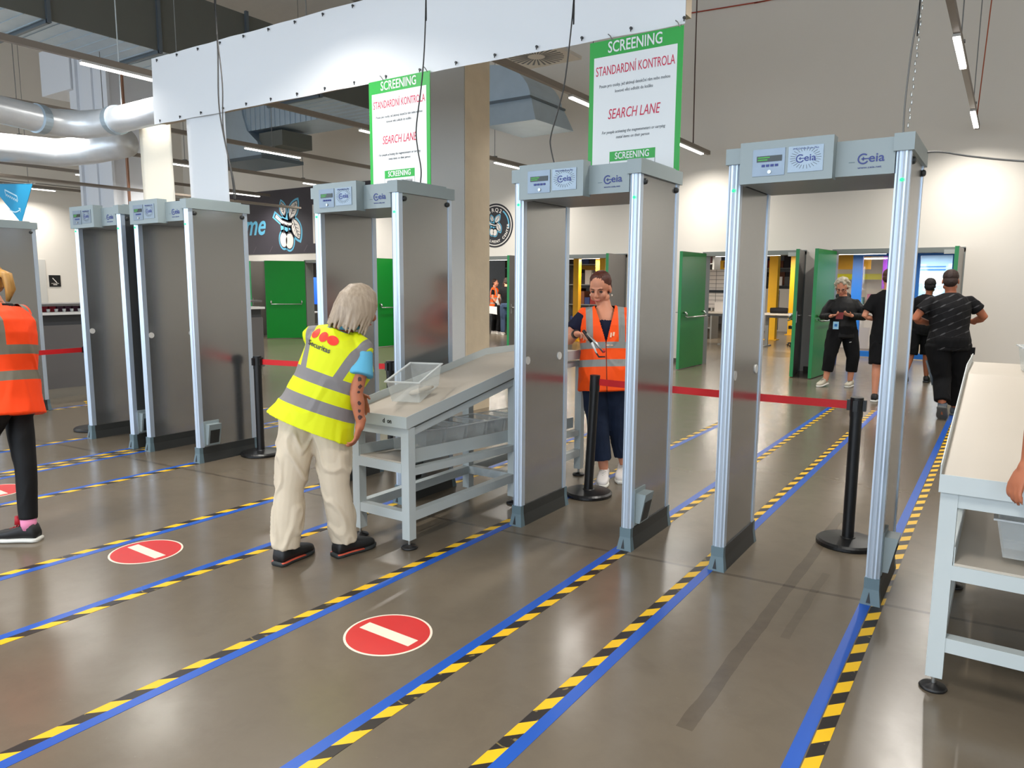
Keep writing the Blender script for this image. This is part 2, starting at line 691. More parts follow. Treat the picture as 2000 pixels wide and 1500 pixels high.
# ------------------------------------------------------------------ walk-through metal detector gates
GW, GT, GD, GH, GF = 0.8327, 0.061, 0.594, 2.25, 0.133
lam = mat('grey laminate panel', rgb(160, 162, 163), 0.19, metal=0.9, spec=0.5, var=0.015, vscale=2)
capm = mat('grey moulded plastic', rgb(140, 152, 154), 0.4, var=0.02)
alu = mat('ribbed light profile', rgb(196, 210, 226), 0.28, metal=0.55)
footm = mat('dark plinth', rgb(42, 44, 43), 0.5)
footcap = mat('slate end cap', rgb(92, 112, 120), 0.45)
navy = mat('navy print', rgb(44, 58, 128), 0.5)
lcd = mat('dark display', rgb(14, 28, 22), 0.15)
lcdg = mat('green display text', rgb(40, 120, 50), 0.5, emit=rgb(90, 190, 70), estr=0.35)
silver = mat('silver fascia', rgb(122, 134, 146), 0.32, metal=0.5, var=0.12, vscale=18)
plate = mat('silver plate', rgb(132, 144, 154), 0.3, metal=0.5, var=0.1, vscale=22)
ledg = mat('green indicator', rgb(60, 255, 120), 0.4, emit=(0.0, 1.0, 0.16, 1), estr=2.2)
discm = mat('white sensor cover', rgb(214, 212, 206), 0.45)
cordm = mat('black cord', rgb(48, 46, 44), 0.5)


def logo_mark(parent, cx, cz, y, h, m_):
    """ring shaped C with a small cross, followed by the letters eia; h = ring height"""
    r = h / 2
    pts = []
    for i in range(20):
        a = math.radians(50 + 280 * i / 19)
        pts.append((cx + r * 0.86 * math.cos(a), cz + r * 0.86 * math.sin(a)))
    segs = [(pts, r * 0.26), ([(cx - r * 0.34, cz), (cx + r * 0.34, cz)], r * 0.2),
            ([(cx, cz - r * 0.34), (cx, cz + r * 0.34)], r * 0.2), ([(cx + r * 0.3, cz), (cx + r * 1.25, cz)], r * 0.18)]
    part('logo', strokes(segs, (0, y, 0), X, Z), m_, parent)
    lettering(parent, 'eia', h * 0.78, (cx + h * 1.12, y, cz + h * 0.02), X, Z, m_, sx=1.1, off=0.0006)


def make_gate():
    t = thing('metal_detector_gate', '', 'metal detector', group='walk-through metal detector gates in the row')
    for side in (0, 1):
        x0 = 0 if side == 0 else GW - GT
        p = part('side_panel', MB().box(x0 + 0.004, x0 + GT - 0.004, 0.03, GD - 0.03, GF, GH - 0.07), lam, t)
        for e in (0, 1):
            # ribbed profile cross section
            poly = []
            n = 8
            for i in range(n + 1):
                xx = x0 - 0.001 + (GT + 0.002) * i / n
                poly.append((xx, 0.010 - 0.012 * math.sin(PI * i / n) ** 0.5 + (0.004 if i % 2 else 0)))
            poly += [(x0 + GT + 0.001, 0.05), (x0 - 0.001, 0.05)]
            if e:
                poly = [(a, GD - c) for a, c in poly][::-1]
            part('edge_profile', MB().prism([(a, c, GF) for a, c in poly], (0, 0, GH - 0.07 - GF)), alu, t)
        # foot with flared toes
        f = MB()
        f.hexa([(x0 - 0.016, -0.012, 0), (x0 + GT + 0.014, -0.012, 0), (x0 + GT + 0.014, GD + 0.012, 0), (x0 - 0.016, GD + 0.012, 0),
                (x0 - 0.003, 0.002, 0.075), (x0 + GT + 0.003, 0.002, 0.075), (x0 + GT + 0.003, GD - 0.002, 0.075), (x0 - 0.003, GD - 0.002, 0.075)])
        f.box(x0 - 0.003, x0 + GT + 0.003, 0.002, GD - 0.002, 0.074, GF)
        ft = part('foot', f, footm, t)
        for e in (0, 1):
            sgn = -1 if e == 0 else 1
            yb = 0.002 if e == 0 else GD - 0.002
            ec = MB()
            ec.hexa([(x0 - 0.017, yb + sgn * 0.016, 0), (x0 + GT + 0.015, yb + sgn * 0.016, 0), (x0 + GT + 0.015, yb - sgn * 0.03, 0), (x0 - 0.017, yb - sgn * 0.03, 0),
                     (x0 - 0.004, yb + sgn * 0.004, 0.08), (x0 + GT + 0.004, yb + sgn * 0.004, 0.08), (x0 + GT + 0.004, yb - sgn * 0.03, 0.08), (x0 - 0.004, yb - sgn * 0.03, 0.08)])
            ec.box(x0 - 0.004, x0 + GT + 0.004, min(yb + sgn * 0.004, yb - sgn * 0.03), max(yb + sgn * 0.004, yb - sgn * 0.03), 0.079, GF + 0.002)
            part('foot_end_cap', ec, footcap, ft)
            xs_ = x0 + 0.012
            part('slot', MB().prism([(xs_, yb + sgn * 0.0175, 0.012), (xs_ + 0.02, yb + sgn * 0.0175, 0.012), (xs_ + 0.01, yb + sgn * 0.0085, 0.066)], (0, -sgn * 0.004, 0)), darkm, ft)
        # top cap
        c = MB().box(x0 - 0.012, x0 + GT + 0.012, -0.012, GD + 0.012, GH - 0.078, GH).bevel(0.012, 2)
        part('top_cap', c, capm, t)
        part('cap_lid', MB().box(x0 + 0.008, x0 + GT - 0.008, 0.06, GD - 0.06, GH - 0.002, GH + 0.012).bevel(0.006), capm, t)
        # indicator lights front and back
        for yy_ in (-0.003, GD + 0.003):
            part('indicator_light', MB().ball((x0 + GT / 2, yy_, 2.043), 0.0085, 0.005, 0.0085, seg=10), ledg, t)
        # two round sensor covers on the inner face
        xi = GT - 0.004 if side == 0 else GW - GT + 0.004
        for yy_ in (0.075, 0.475):
            part('sensor_cover', MB().disc((xi, yy_, 1.078), 0.026, (1 if side == 0 else -1, 0, 0), 0.006), discm, t)
    # crossbar
    part('crossbar', MB().box(GT + 0.004, GW - GT - 0.004, 0.004, GD - 0.004, 2.075, GH - 0.012).bevel(0.006), capm, t)
    # control unit on the crossbar
    cu = part('control_unit', MB().box(GT + 0.018, 0.515, -0.068, 0.02, 2.062, GH + 0.012).bevel(0.016, 3), capm, t)
    yf = -0.068
    part('fascia', MB().box(0.143, 0.297, yf - 0.004, yf + 0.002, 2.095, 2.223).bevel(0.004), silver, cu)
    part('display', MB().box(0.163, 0.283, yf - 0.007, yf - 0.003, 2.162, 2.190), lcd, cu)
    part('readout', strokes([([(0.168, 2.182), (0.226, 2.182)], 0.006), ([(0.168, 2.171), (0.215, 2.171)], 0.006)], (0, yf - 0.0072, 0), X, Z), lcdg, cu)
    for i in range(4):
        part('button', MB().box(0.188 + i * 0.021, 0.203 + i * 0.021, yf - 0.0075, yf - 0.003, 2.138, 2.149).bevel(0.002), navy, cu)
    part('lock', MB().disc((0.226, yf - 0.003, 2.113), 0.009, (0, -1, 0), 0.006, 16), steel, cu)
    part('plate', MB().box(0.312, 0.472, yf - 0.004, yf + 0.002, 2.102, 2.223).bevel(0.004), plate, cu)
    rays = []
    for i in range(26):
        a = 2 * PI * i / 26
        ca, sa = math.cos(a), math.sin(a)
        k0, k1 = 0.62, 0.96
        rays.append(([(0.392 + 0.074 * ca * k0, 2.166 + 0.053 * sa * k0), (0.392 + 0.074 * ca * k1, 2.166 + 0.053 * sa * k1)], 0.0022))
    part('rays', strokes(rays, (0, yf - 0.0043, 0), X, Z), mat('grey print', rgb(88, 98, 106), 0.5), cu)
    logo_mark(cu, 0.368, 2.164, yf - 0.0046, 0.040, navy)
    lettering(cu, 'PMD2 Multi Zone Plus', 0.0085, (0.392, yf - 0.0046, 2.210), X, Z, navy, sx=1.05)
    # crossbar lettering
    logo_mark(t, 0.634, 2.150, 0.0022, 0.050, navy)
    lettering(t, 'www.ceia.net', 0.010, (0.662, 0.0022, 2.110), X, Z, navy, sx=1.3)
    part('print_mark', strokes([([(0.572, 2.137), (0.598, 2.137)], 0.003)], (0, 0.0035, 0), X, Z), footcap, t)
    # knobs and the connector box on the outer right face
    for yy_ in (0.07, 0.535):
        part('knob', _turn_x(GW - 0.004, yy_, 2.135), footm, t)
    cb = part('connector_box', MB().hexa([(GW - 0.004, 0.065, 0.155), (GW + 0.03, 0.065, 0.155), (GW + 0.03, 0.185, 0.155), (GW - 0.004, 0.185, 0.155),
                                         (GW - 0.004, 0.065, 0.335), (GW + 0.065, 0.065, 0.335), (GW + 0.065, 0.185, 0.335), (GW - 0.004, 0.185, 0.335)]).bevel(0.006), capm, t)
    part('shutter', MB().hexa([(GW + 0.030, 0.08, 0.165), (GW + 0.034, 0.08, 0.165), (GW + 0.034, 0.17, 0.165), (GW + 0.030, 0.17, 0.165),
                               (GW + 0.054, 0.08, 0.285), (GW + 0.06, 0.08, 0.285), (GW + 0.06, 0.17, 0.285), (GW + 0.054, 0.17, 0.285)]), footm, cb)
    part('frame_plate', MB().box(GW - 0.005, GW + 0.004, 0.05, 0.20, 0.14, 0.36), capm, cb)
    return t


def _turn_x(x, y, z):
    mb = MB()
    secs = [(V((x + dx, y, z)), V((0, r, 0)), V((0, 0, r))) for r, dx in ((0.013, 0), (0.018, 0.004), (0.015, 0.015), (0.008, 0.019))]
    mb.loft(secs, 18)
    return mb


GATES = [(0, 0, 'grey metal detector gate nearest the camera, rightmost of the row, beside the right table'),
         (-1.3243, -0.0042, 'grey metal detector gate in front of the woman in the orange vest'),
         (-3.0583, -0.0778, 'grey metal detector gate behind the bending guard, before the concrete pillar'),
         (-5.3054, -0.193, 'grey metal detector gate between the guard and the paired gate on the left'),
         (-6.3194, -0.2137, 'grey metal detector gate standing close against the left side of another gate'),
         (-9.2234, -0.2423, 'grey metal detector gate cut by the left edge behind the walking orange vest')]
g0 = make_gate()
for i, (gx, gy, lb) in enumerate(GATES):
    g = g0 if i == 0 else copy_tree(g0)
    g.location = (gx, gy, 0)
    g['label'] = lb


# cords hanging from the roof to the gates
def cord(name, pts, r, label, m_=cordm, cat='cable', group=None):
    # smooth through the points
    P0 = [V(p) for p in pts]
    P = [P0[0]]
    for p in P0[1:]:
        if (p - P[-1]).length > 1.0:
            P.append(P[-1].lerp(p, 0.05))
            P.append(P[-2].lerp(p, 0.95))
        P.append(p)
    out = []
    for i in range(len(P) - 1):
        p0, p1, p2, p3 = P[max(0, i - 1)], P[i], P[i + 1], P[min(len(P) - 1, i + 2)]
        for k in range(6):
            t = k / 6
            out.append(0.5 * ((2 * p1) + (p2 - p0) * t + (2 * p0 - 5 * p1 + 4 * p2 - p3) * t * t + (3 * p1 - p0 - 3 * p2 + p3) * t ** 3))
    out.append(P[-1])
    o = part(name, MB().tube(out, r, 6), m_, smooth=True)
    return tag(o, label, cat, group)


cord('hanging_cable', [(-4.40, 0.1, CEIL), (-4.38, 0.1, 3.9), (-4.37, 0.1, 3.49), (-4.39, 0.1, 3.06), (-4.34, 0.1, 2.77), (-4.24, 0.1, 2.42), (-4.22, 0.1, 2.25)], 0.006,
     'thin dark cable hanging straight down past the banner to the fourth gate')
cord('hanging_cable', [(-4.385, 0.1, CEIL), (-4.37, 0.1, 3.6), (-4.33, 0.1, 3.2), (-4.345, 0.1, 2.85), (-4.26, 0.1, 2.45), (-4.24, 0.1, 2.25)], 0.005,
     'second dark cable bowing beside the straight one above the fourth gate')
cord('hanging_cable', [(-2.2, 0.22, CEIL), (-2.21, 0.22, 3.48), (-2.23, 0.22, 3.15), (-2.26, 0.22, 2.92), (-2.31, 0.22, 2.65), (-2.3, 0.22, 2.51), (-2.27, 0.22, 2.36), (-2.28, 0.22, 2.25)], 0.005,
     'wavy dark cable hanging in front of the smaller looking green sign')
cord('hanging_cable', [(-1.08, 0.3, CEIL), (-1.1, 0.3, 3.28), (-1.15, 0.3, 2.84), (-1.2, 0.3, 2.65), (-1.25, 0.3, 2.5), (-1.25, 0.3, 2.42), (-1.2, 0.3, 2.25)], 0.005,
     'curved dark cable hanging to the control unit of the second gate from the right')
cord('hanging_cable', [(0.84, 0.1, CEIL), (0.81, 0.1, 2.85), (0.79, 0.1, 2.63), (0.78, 0.1, 2.4), (0.782, 0.1, 2.25)], 0.004,
     'grey wire hanging to the right post of the rightmost gate', mat('grey wire', rgb(110, 108, 104), 0.5))
ch = MB()
for i in range(90):
    z_ = 2.30 + i * 0.034
    ch.ball((0.800 + 0.035 * (z_ - 2.3) + 0.004 * (i % 2), 0.1, z_), 0.005, 0.004, 0.014, seg=6)
tag(part('link_chain', ch, steel, smooth=True), 'thin steel chain hanging beside the wire on the rightmost gate', 'chain')
cord('power_cord', [(0.833, 0.55, 2.24), (0.91, 0.55, 2.235), (1.05, 0.55, 2.2), (1.26, 0.55, 2.16), (1.7, 0.55, 2.1), (2.4, 0.55, 2.2)], 0.005,
     'grey cord leaving the top right corner of the rightmost gate', mat('grey wire', rgb(110, 108, 104), 0.5))
cord('hanging_cable', [(-3.96, 9.9, CEIL), (-3.94, 9.9, 5.6), (-3.92, 9.9, 4.25)], 0.012, 'brown cable down to the lamp at the right end of the back track', mat('brown cable', rgb(88, 66, 56), 0.6))
cord('hanging_cable', [(0.98, 5.9, CEIL), (0.78, 7.6, 5.5), (0.66, 8.9, 4.05)], 0.008, 'orange cable running down to the ceiling track at upper right', mat('orange cable', rgb(170, 84, 50), 0.6))
cord('wall_conduit', [(-6.5, 10.26, 6.7), (-4.29, 10.26, 6.68), (-2.85, 10.26, 6.62), (2.0, 10.26, 6.6)], 0.012, 'thin red conduit running along the back wall near the roof', mat('red conduit', rgb(170, 70, 50), 0.6))

# ------------------------------------------------------------------ ramp tables
tabm = mat('light grey powder coat', rgb(186, 194, 194), 0.42, var=0.015)
topm = mat('cream tray surface', rgb(186, 176, 162), 0.4, var=0.02)


def ramp_table(name_label, x0, wd, y0, z0, slope, L, lvl, zs, mid):
    """tray ramp rising away from the near end; zs = height of the lower shelf at the near end"""
    t = thing('ramp_table', name_label, 'table', (x0, y0, 0))
    z1 = z0 + slope * L
    pts = [(0, z0 - 0.015), (L, z1 - 0.015), (L + lvl, z1 - 0.015)]

    def sheet(xa, xb, dz0, dz1):
        mb = MB()
        for (ya, za), (yb, zb) in zip(pts, pts[1:]):
            mb.hexa([(xa, ya, za + dz0), (xb, ya, za + dz0), (xb, yb, zb + dz0), (xa, yb, zb + dz0),
                     (xa, ya, za + dz1), (xb, ya, za + dz1), (xb, yb, zb + dz1), (xa, yb, zb + dz1)])
        return mb
    part('tray', sheet(0.004, wd - 0.004, -0.012, 0.0), topm, t)
    part('tray_lip', sheet(wd - 0.004, wd, -0.055, 0.017), tabm, t)
    part('tray_lip', sheet(0.0, 0.004, -0.055, 0.05), tabm, t)
    part('end_lip', MB().box(0, wd, -0.006, 0.0, z0 - 0.068, z0), tabm, t)
    rails = MB()
    for xa in (0.02, wd - 0.06):
        for (ya, za), (yb, zb) in zip(pts, pts[1:]):
            rails.hexa([(xa, ya + 0.02, za - 0.115), (xa + 0.04, ya + 0.02, za - 0.115), (xa + 0.04, yb, zb - 0.115), (xa, yb, zb - 0.115),
                        (xa, ya + 0.02, za - 0.072), (xa + 0.04, ya + 0.02, za - 0.072), (xa + 0.04, yb, zb - 0.072), (xa, yb, zb - 0.072)])
    part('top_frame', rails, tabm, t)
    # legs
    for yl in (0.015, mid, L + lvl - 0.08):
        zt = z0 - 0.068 if yl < 0.1 else min(z1, z0 + slope * yl) - 0.09
        for xa in (0.006, wd - 0.064):
            lg = part('leg', MB().box(xa, xa + 0.058, yl, yl + 0.058, 0.058, zt).bevel(0.004), tabm, t)
            part('leveling_foot', MB().lathe([(0.046, 0), (0.05, 0.006), (0.044, 0.014), (0.012, 0.02), (0.012, 0.024)], (xa + 0.029, yl + 0.029, 0), 24), darkm, lg, smooth=True)
            part('foot_bolt', MB().cyl((xa + 0.029, yl + 0.029, 0.02), (xa + 0.029, yl + 0.029, 0.06), 0.008, 12), steel, lg)
    # cross rails at the near end and the far legs
    for yl in (0.018, mid + 0.004):
        part('cross_rail', MB().box(0.064, wd - 0.064, yl, yl + 0.05, 0.168, 0.225), tabm, t)
    part('cross_rail', MB().box(0.064, wd - 0.064, 0.018, 0.06, z0 - 0.125, z0 - 0.07), tabm, t)
    part('cross_rail', MB().box(0.064, wd - 0.064, 0.012, 0.04, zs - 0.075, zs - 0.018), tabm, t)
    for xa in (0.01, wd - 0.06):
        part('side_rail', MB().box(xa, xa + 0.05, 0.073, mid, 0.168, 0.225), tabm, t)
        part('side_rail', MB().box(xa, xa + 0.05, mid + 0.058, L + lvl - 0.08, 0.168, 0.225), tabm, t)
    # lower return shelf, falling slightly away from the camera
    Ls = L + lvl - 0.1
    fall = 0.05

    def sh(xa, xb, a0, a1, ya=0.02, yb=Ls):
        za, zb = zs - fall * ya, zs - fall * yb
        return [(xa, ya, za + a0), (xb, ya, za + a0), (xb, yb, zb + a0), (xa, yb, zb + a0),
                (xa, ya, za + a1), (xb, ya, za + a1), (xb, yb, zb + a1), (xa, yb, zb + a1)]
    shf = MB()
    shf.hexa(sh(0.07, wd - 0.07, -0.018, -0.008))
    part('lower_shelf', shf, topm, t)
    ls = MB()
    ls.hexa(sh(wd - 0.07, wd - 0.066, -0.03, 0.055))
    ls.hexa(sh(0.066, 0.07, -0.03, 0.055))
    part('shelf_lip', ls, tabm, t)
    sb = MB()
    sb.hexa(sh(wd - 0.064, wd - 0.012, -0.09, -0.045, 0.073, mid))
    sb.hexa(sh(wd - 0.064, wd - 0.012, -0.09, -0.045, mid + 0.058, Ls))
    sb.hexa(sh(0.012, 0.064, -0.09, -0.045, 0.073, mid))
    part('shelf_rail', sb, tabm, t)
    return t


rt1 = ramp_table('grey steel ramp table with lower shelf beside the bending guard', -2.03, 0.475, -0.752, 0.80, 0.17, 1.42, 0.75, 0.535, 1.12)
lettering(rt1, 'd  on', 0.026, (0.325, -0.0065, 0.765), X, Z, darkm, sx=0.9, off=0.0012)
rt2 = ramp_table('cream topped ramp table at the right edge, legs near the camera', 1.09, 0.80, -0.735, 0.866, 0.165, 1.5, 0.75, 0.535, 1.2)
rt2['label'] = 'cream topped grey ramp table cut off by the right edge of the picture'

# clear bins
binm = bpy.data.materials.new('frosted clear plastic')
binm.use_nodes = True
nt = binm.node_tree
pb_ = nt.nodes['Principled BSDF']
pb_.inputs['Base Color'].default_value = rgb(236, 238, 236)
pb_.inputs['Roughness'].default_value = 0.25
tr_ = nt.nodes.new('ShaderNodeBsdfTransparent')
tr_.inputs[0].default_value = (0.97, 0.98, 0.98, 1)
ms_ = nt.nodes.new('ShaderNodeMixShader')
ms_.inputs[0].default_value = 0.20
nt.links.new(tr_.outputs[0], ms_.inputs[1])
nt.links.new(pb_.outputs[0], ms_.inputs[2])
nt.links.new(ms_.outputs[0], nt.nodes['Material Output'].inputs[0])


def make_bin(lx, ly, h, label, group=None):
    t = thing('clear_bin', label, 'bin', group=group)
    k = 0.86
    a, c = lx / 2, ly / 2
    mb = MB()
    th = 0.003

    def wall(p):
        mb.hexa(p)
    for sx_, sy_ in ((1, 0), (-1, 0), (0, 1), (0, -1)):
        if sx_:
            o0, o1 = a * k * sx_, a * sx_
            i0, i1 = o0 - th * sx_, o1 - th * sx_
            mb.hexa([(o0, -c * k, 0), (o0, c * k, 0), (i0, c * k, 0), (i0, -c * k, 0), (o1, -c, h), (o1, c, h), (i1, c, h), (i1, -c, h)])
        else:
            o0, o1 = c * k * sy_, c * sy_
            i0, i1 = o0 - th * sy_, o1 - th * sy_
            mb.hexa([(-a * k, o0, 0), (a * k, o0, 0), (a * k, i0, 0), (-a * k, i0, 0), (-a, o1, h), (a, o1, h), (a, i1, h), (-a, i1, h)])
    mb.box(-a * k, a * k, -c * k, c * k, 0, 0.003)
    part('tub', mb, binm, t)
    rim = MB()
    e = 0.010
    rim.box(-a - e, a + e, -c - e, -c + 0.003, h - 0.007, h)
    rim.box(-a - e, a + e, c - 0.003, c + e, h - 0.007, h)
    rim.box(-a - e, -a + 0.003, -c + 0.003, c - 0.003, h - 0.007, h)
    rim.box(a - 0.003, a + e, -c + 0.003, c - 0.003, h - 0.007, h)
    part('rim', rim, mat('frosted rim', rgb(226, 230, 230), 0.3, alpha=0.62), t)
    return t


b0 = make_bin(0.21, 0.42, 0.14, 'frosted clear bin with a pale item inside, on the ramp beside the guard')
b0.location = (-1.825, -0.365, 0.872)
b0.rotation_euler = (math.atan(0.17), 0, 0.36)
pi_ = MB().loft([(V((0, -0.09, 0.016)), V((0.018, 0, 0)), V((0, 0, 0.010))), (V((0, -0.06, 0.018)), V((0.034, 0, 0)), V((0, 0, 0.014))),
                 (V((0, 0.05, 0.018)), V((0.03, 0, 0)), V((0, 0, 0.014))), (V((0, 0.09, 0.016)), V((0.012, 0, 0)), V((0, 0, 0.008)))], 14)
it = part('pouch', pi_, mat('pale pouch', rgb(190, 180, 166), 0.7), smooth=True)
it.location = (-1.78, -0.36, 0.878)
it.rotation_euler = (math.atan(0.17), 0, -0.2)
tag(it, 'small pale pouch lying inside the bin on the ramp', 'pouch')

ORD = ['nearest', 'second', 'third', 'fourth', 'fifth', 'sixth', 'seventh']
bs = make_bin(0.27, 0.2, 0.15, '', 'clear bins on the lower shelf of the guard table')
for i in range(7):
    q = bs if i == 0 else copy_tree(bs)
    yb_ = -0.40 + 0.222 * i
    q.location = (-1.79, yb_, 0.53 - 0.05 * (yb_ + 0.75))
    q.rotation_euler = (-0.05 if i else -0.12, 0, 0.0 if i else 0.12)
    q['label'] = 'empty clear bin on the shelf under the guard table, %s from the near end' % ORD[i]
# nested bins under the right table
bn = make_bin(0.42, 0.30, 0.15, '', 'nested clear bins under the right table')
for i in range(4):
    q = bn if i == 0 else copy_tree(bn)
    q.location = (1.49, -0.47 + 0.05 * i, 0.535 + 0.004 + 0.022 * i)
    q.rotation_euler = (-0.05, 0, 0)
    q['label'] = 'clear bin in the nested stack under the right table, %s from the front' % ORD[i]
bt = make_bin(0.3, 0.22, 0.14, 'clear bin standing on the level far end of the right table')
bt.location = (1.475, 1.02, 0.866 + 0.165 * 1.5 - 0.011)
bt.rotation_euler = (0, 0, 0.1)

# ------------------------------------------------------------------ belt stanchions
beltm = mat('red webbing', rgb(206, 18, 24), 0.55, var=0.06, vscale=30)
polem = mat('satin black metal', rgb(20, 20, 21), 0.35, spec=0.5)


def stanchion(x, y, label, belt=None, tilt=0.0, plain=False):
    t = thing('belt_stanchion', label, 'stanchion', (x, y, 0), 0, 'black belt stanchions')
    part('base', MB().lathe([(0.172, 0), (0.178, 0.006), (0.178, 0.022), (0.165, 0.034), (0.045, 0.044), (0.04, 0.05)], n=48), polem, t, smooth=False)
    p = part('pole', MB().cyl((0, 0, 0.04), (tilt, 0, 0.80), 0.034, 28), polem, t, smooth=False)
    shade_auto(p)
    h = MB().cyl((tilt, 0, 0.79), (tilt * 1.1, 0, 0.905), 0.037, 28)
    for a in range(0 if plain else 4):
        ca, sa = math.cos(a * PI / 2), math.sin(a * PI / 2)
        h.box(tilt + ca * 0.04 - 0.013, tilt + ca * 0.04 + 0.013, sa * 0.04 - 0.013, sa * 0.04 + 0.013, 0.825, 0.89)
    part('belt_head', h, darkm, t)
    if belt:
        (ex, ey, sag) = belt
        d = V((ex - x, ey - y, 0))
        n = 16
        mb = MB()
        nn = V((-d.y, d.x, 0)).normalized() * 0.001
        P = []
        for i in range(n + 1):
            s = i / n
            P.append(d * s + Z * (0.857 - sag * 4 * s * (1 - s)))
        for i in range(n):
            p0, p1 = P[i], P[i + 1]
            hz_ = Z * 0.024
            mb.hexa([p0 - hz_ - nn, p1 - hz_ - nn, p1 - hz_ + nn, p0 - hz_ + nn, p0 + hz_ - nn, p1 + hz_ - nn, p1 + hz_ + nn, p0 + hz_ + nn])
        part('belt', mb, beltm, t)
    return t


stanchion(0.55, 0.87, 'black belt stanchion inside the rightmost gate, its red belt running left', (-1.2, 0.9, 0.006))
stanchion(-1.25, 0.90, 'black belt stanchion before the woman in the orange vest', None, 0.035, True)
stanchion(-4.33, 0.33, 'black belt stanchion left of the bending guard, red belt running right', (-3.1, 0.75, 0.01))
stanchion(-3.1, 0.75, 'black belt stanchion hidden behind the third gate, holding a belt end')
stanchion(-6.74, 0.03, 'black belt stanchion mostly hidden behind the fifth gate, belt running left', (-6.66, -1.5, 0.0))
stanchion(-6.66, -1.5, 'black belt stanchion beyond the left edge behind the walking orange vest')

# ------------------------------------------------------------------ cloth banner, cloth strips and hanging signs
clothm = mat('white banner cloth', rgb(226, 228, 230), 0.8, spec=0.2, bump=0.05, bscale=8)
ban = thing('cloth_banner', 'long white cloth banner stretched across the hall above the gates', 'banner', (-3.7, 1.0, 3.27))
bx0, bx1, bz0, bz1 = -6.86, -0.655, 3.26, 3.965
mb = MB()
nx, nz = 150, 10
grid = []
for i in range(nx + 1):
    col_ = []
    for j in range(nz + 1):
        xx = bx0 + (bx1 - bx0) * i / nx
        zz = bz0 + (bz1 - bz0) * j / nz + (0.05 * (1 - i / nx) if j else 0.05 * (1 - i / nx))
        y_ = 1.0 + 0.010 * noise.noise(V((xx * 1.4, zz * 1.1, 3.1))) + 0.006 * noise.noise(V((xx * 4.0, zz * 1.2, 9.7)))
        if j == 0 or j == nz:
            zz += 0.002 * math.sin(xx * 9.0)
        col_.append(mb.bm.verts.new((xx, y_, zz)))
    grid.append(col_)
for i in range(nx):
    for j in range(nz):
        mb.bm.faces.new((grid[i][j], grid[i + 1][j], grid[i + 1][j + 1], grid[i][j + 1]))
part('cloth', mb, clothm, ban, smooth=True, world=True)
part('beam', MB().box(bx0 + 0.02, bx1 - 0.01, 1.03, 1.13, bz0 + 0.07, bz1 - 0.02), mat('pale wood batten', rgb(186, 172, 152), 0.7, var=0.08, vscale=12), ban, world=True)
hooks = MB()
for i in range(17):
    xx = bx0 + 0.12 + i * 0.38
    lift = 0.05 * (1 - (xx - bx0) / (bx1 - bx0))
    for zz in (bz0 + 0.035 + lift, bz1 - 0.03 + lift):
        hooks.cyl((xx, 0.996, zz), (xx, 0.985, zz), 0.010, 8)
        hooks.box(xx - 0.003, xx + 0.003, 0.984, 0.99, zz - 0.022, zz)
part('hook_row', hooks, mat('dark hook', rgb(66, 66, 66), 0.5, metal=0.5), ban, world=True)
rodm = mat('thin rod', rgb(120, 120, 118), 0.5, metal=0.5)
hr = MB()
for xx in (-6.5, -4.4, -2.4, -0.9):
    hr.cyl((xx, 1.08, bz1), (xx, 1.08, CEIL), 0.005, 6)
part('hanger_wires', hr, rodm, ban, world=True)


def strip(x0, x1, y, z0, z1, m_, label):
    mb = MB()
    n = 24
    rows = []
    for j in range(n + 1):
        zz = z0 + (z1 - z0) * j / n
        rows.append([mb.bm.verts.new((x0 + (x1 - x0) * i / 8, y + 0.012 * math.sin(i * 0.8 + zz * 1.3), zz)) for i in range(9)])
    for j in range(n):
        for i in range(8):
            mb.bm.faces.new((rows[j][i], rows[j][i + 1], rows[j + 1][i + 1], rows[j + 1][i]))
    o = part('cloth_strip', mb, m_, smooth=True)
    sm = o.modifiers.new('thick', 'SOLIDIFY')
    sm.thickness = 0.004
    return tag(o, label, 'cloth')


strip(-6.30, -5.62, 1.04, 2.0, 3.36, clothm, 'bluish white cloth strip hanging below the banner above the fourth gate')
strip(-8.12, -7.42, 1.55, 2.0, 3.75, mat('cream cloth', rgb(238, 230, 212), 0.8, spec=0.2), 'cream cloth strip hanging left of the bluish one above the paired gates')

sg = mat('sign green', rgb(40, 160, 62), 0.45)
sw = mat('sign white', rgb(222, 224, 224), 0.45)
sr_ = mat('sign crimson', rgb(196, 24, 66), 0.5)
sk = mat('sign dark text', rgb(70, 74, 78), 0.5)


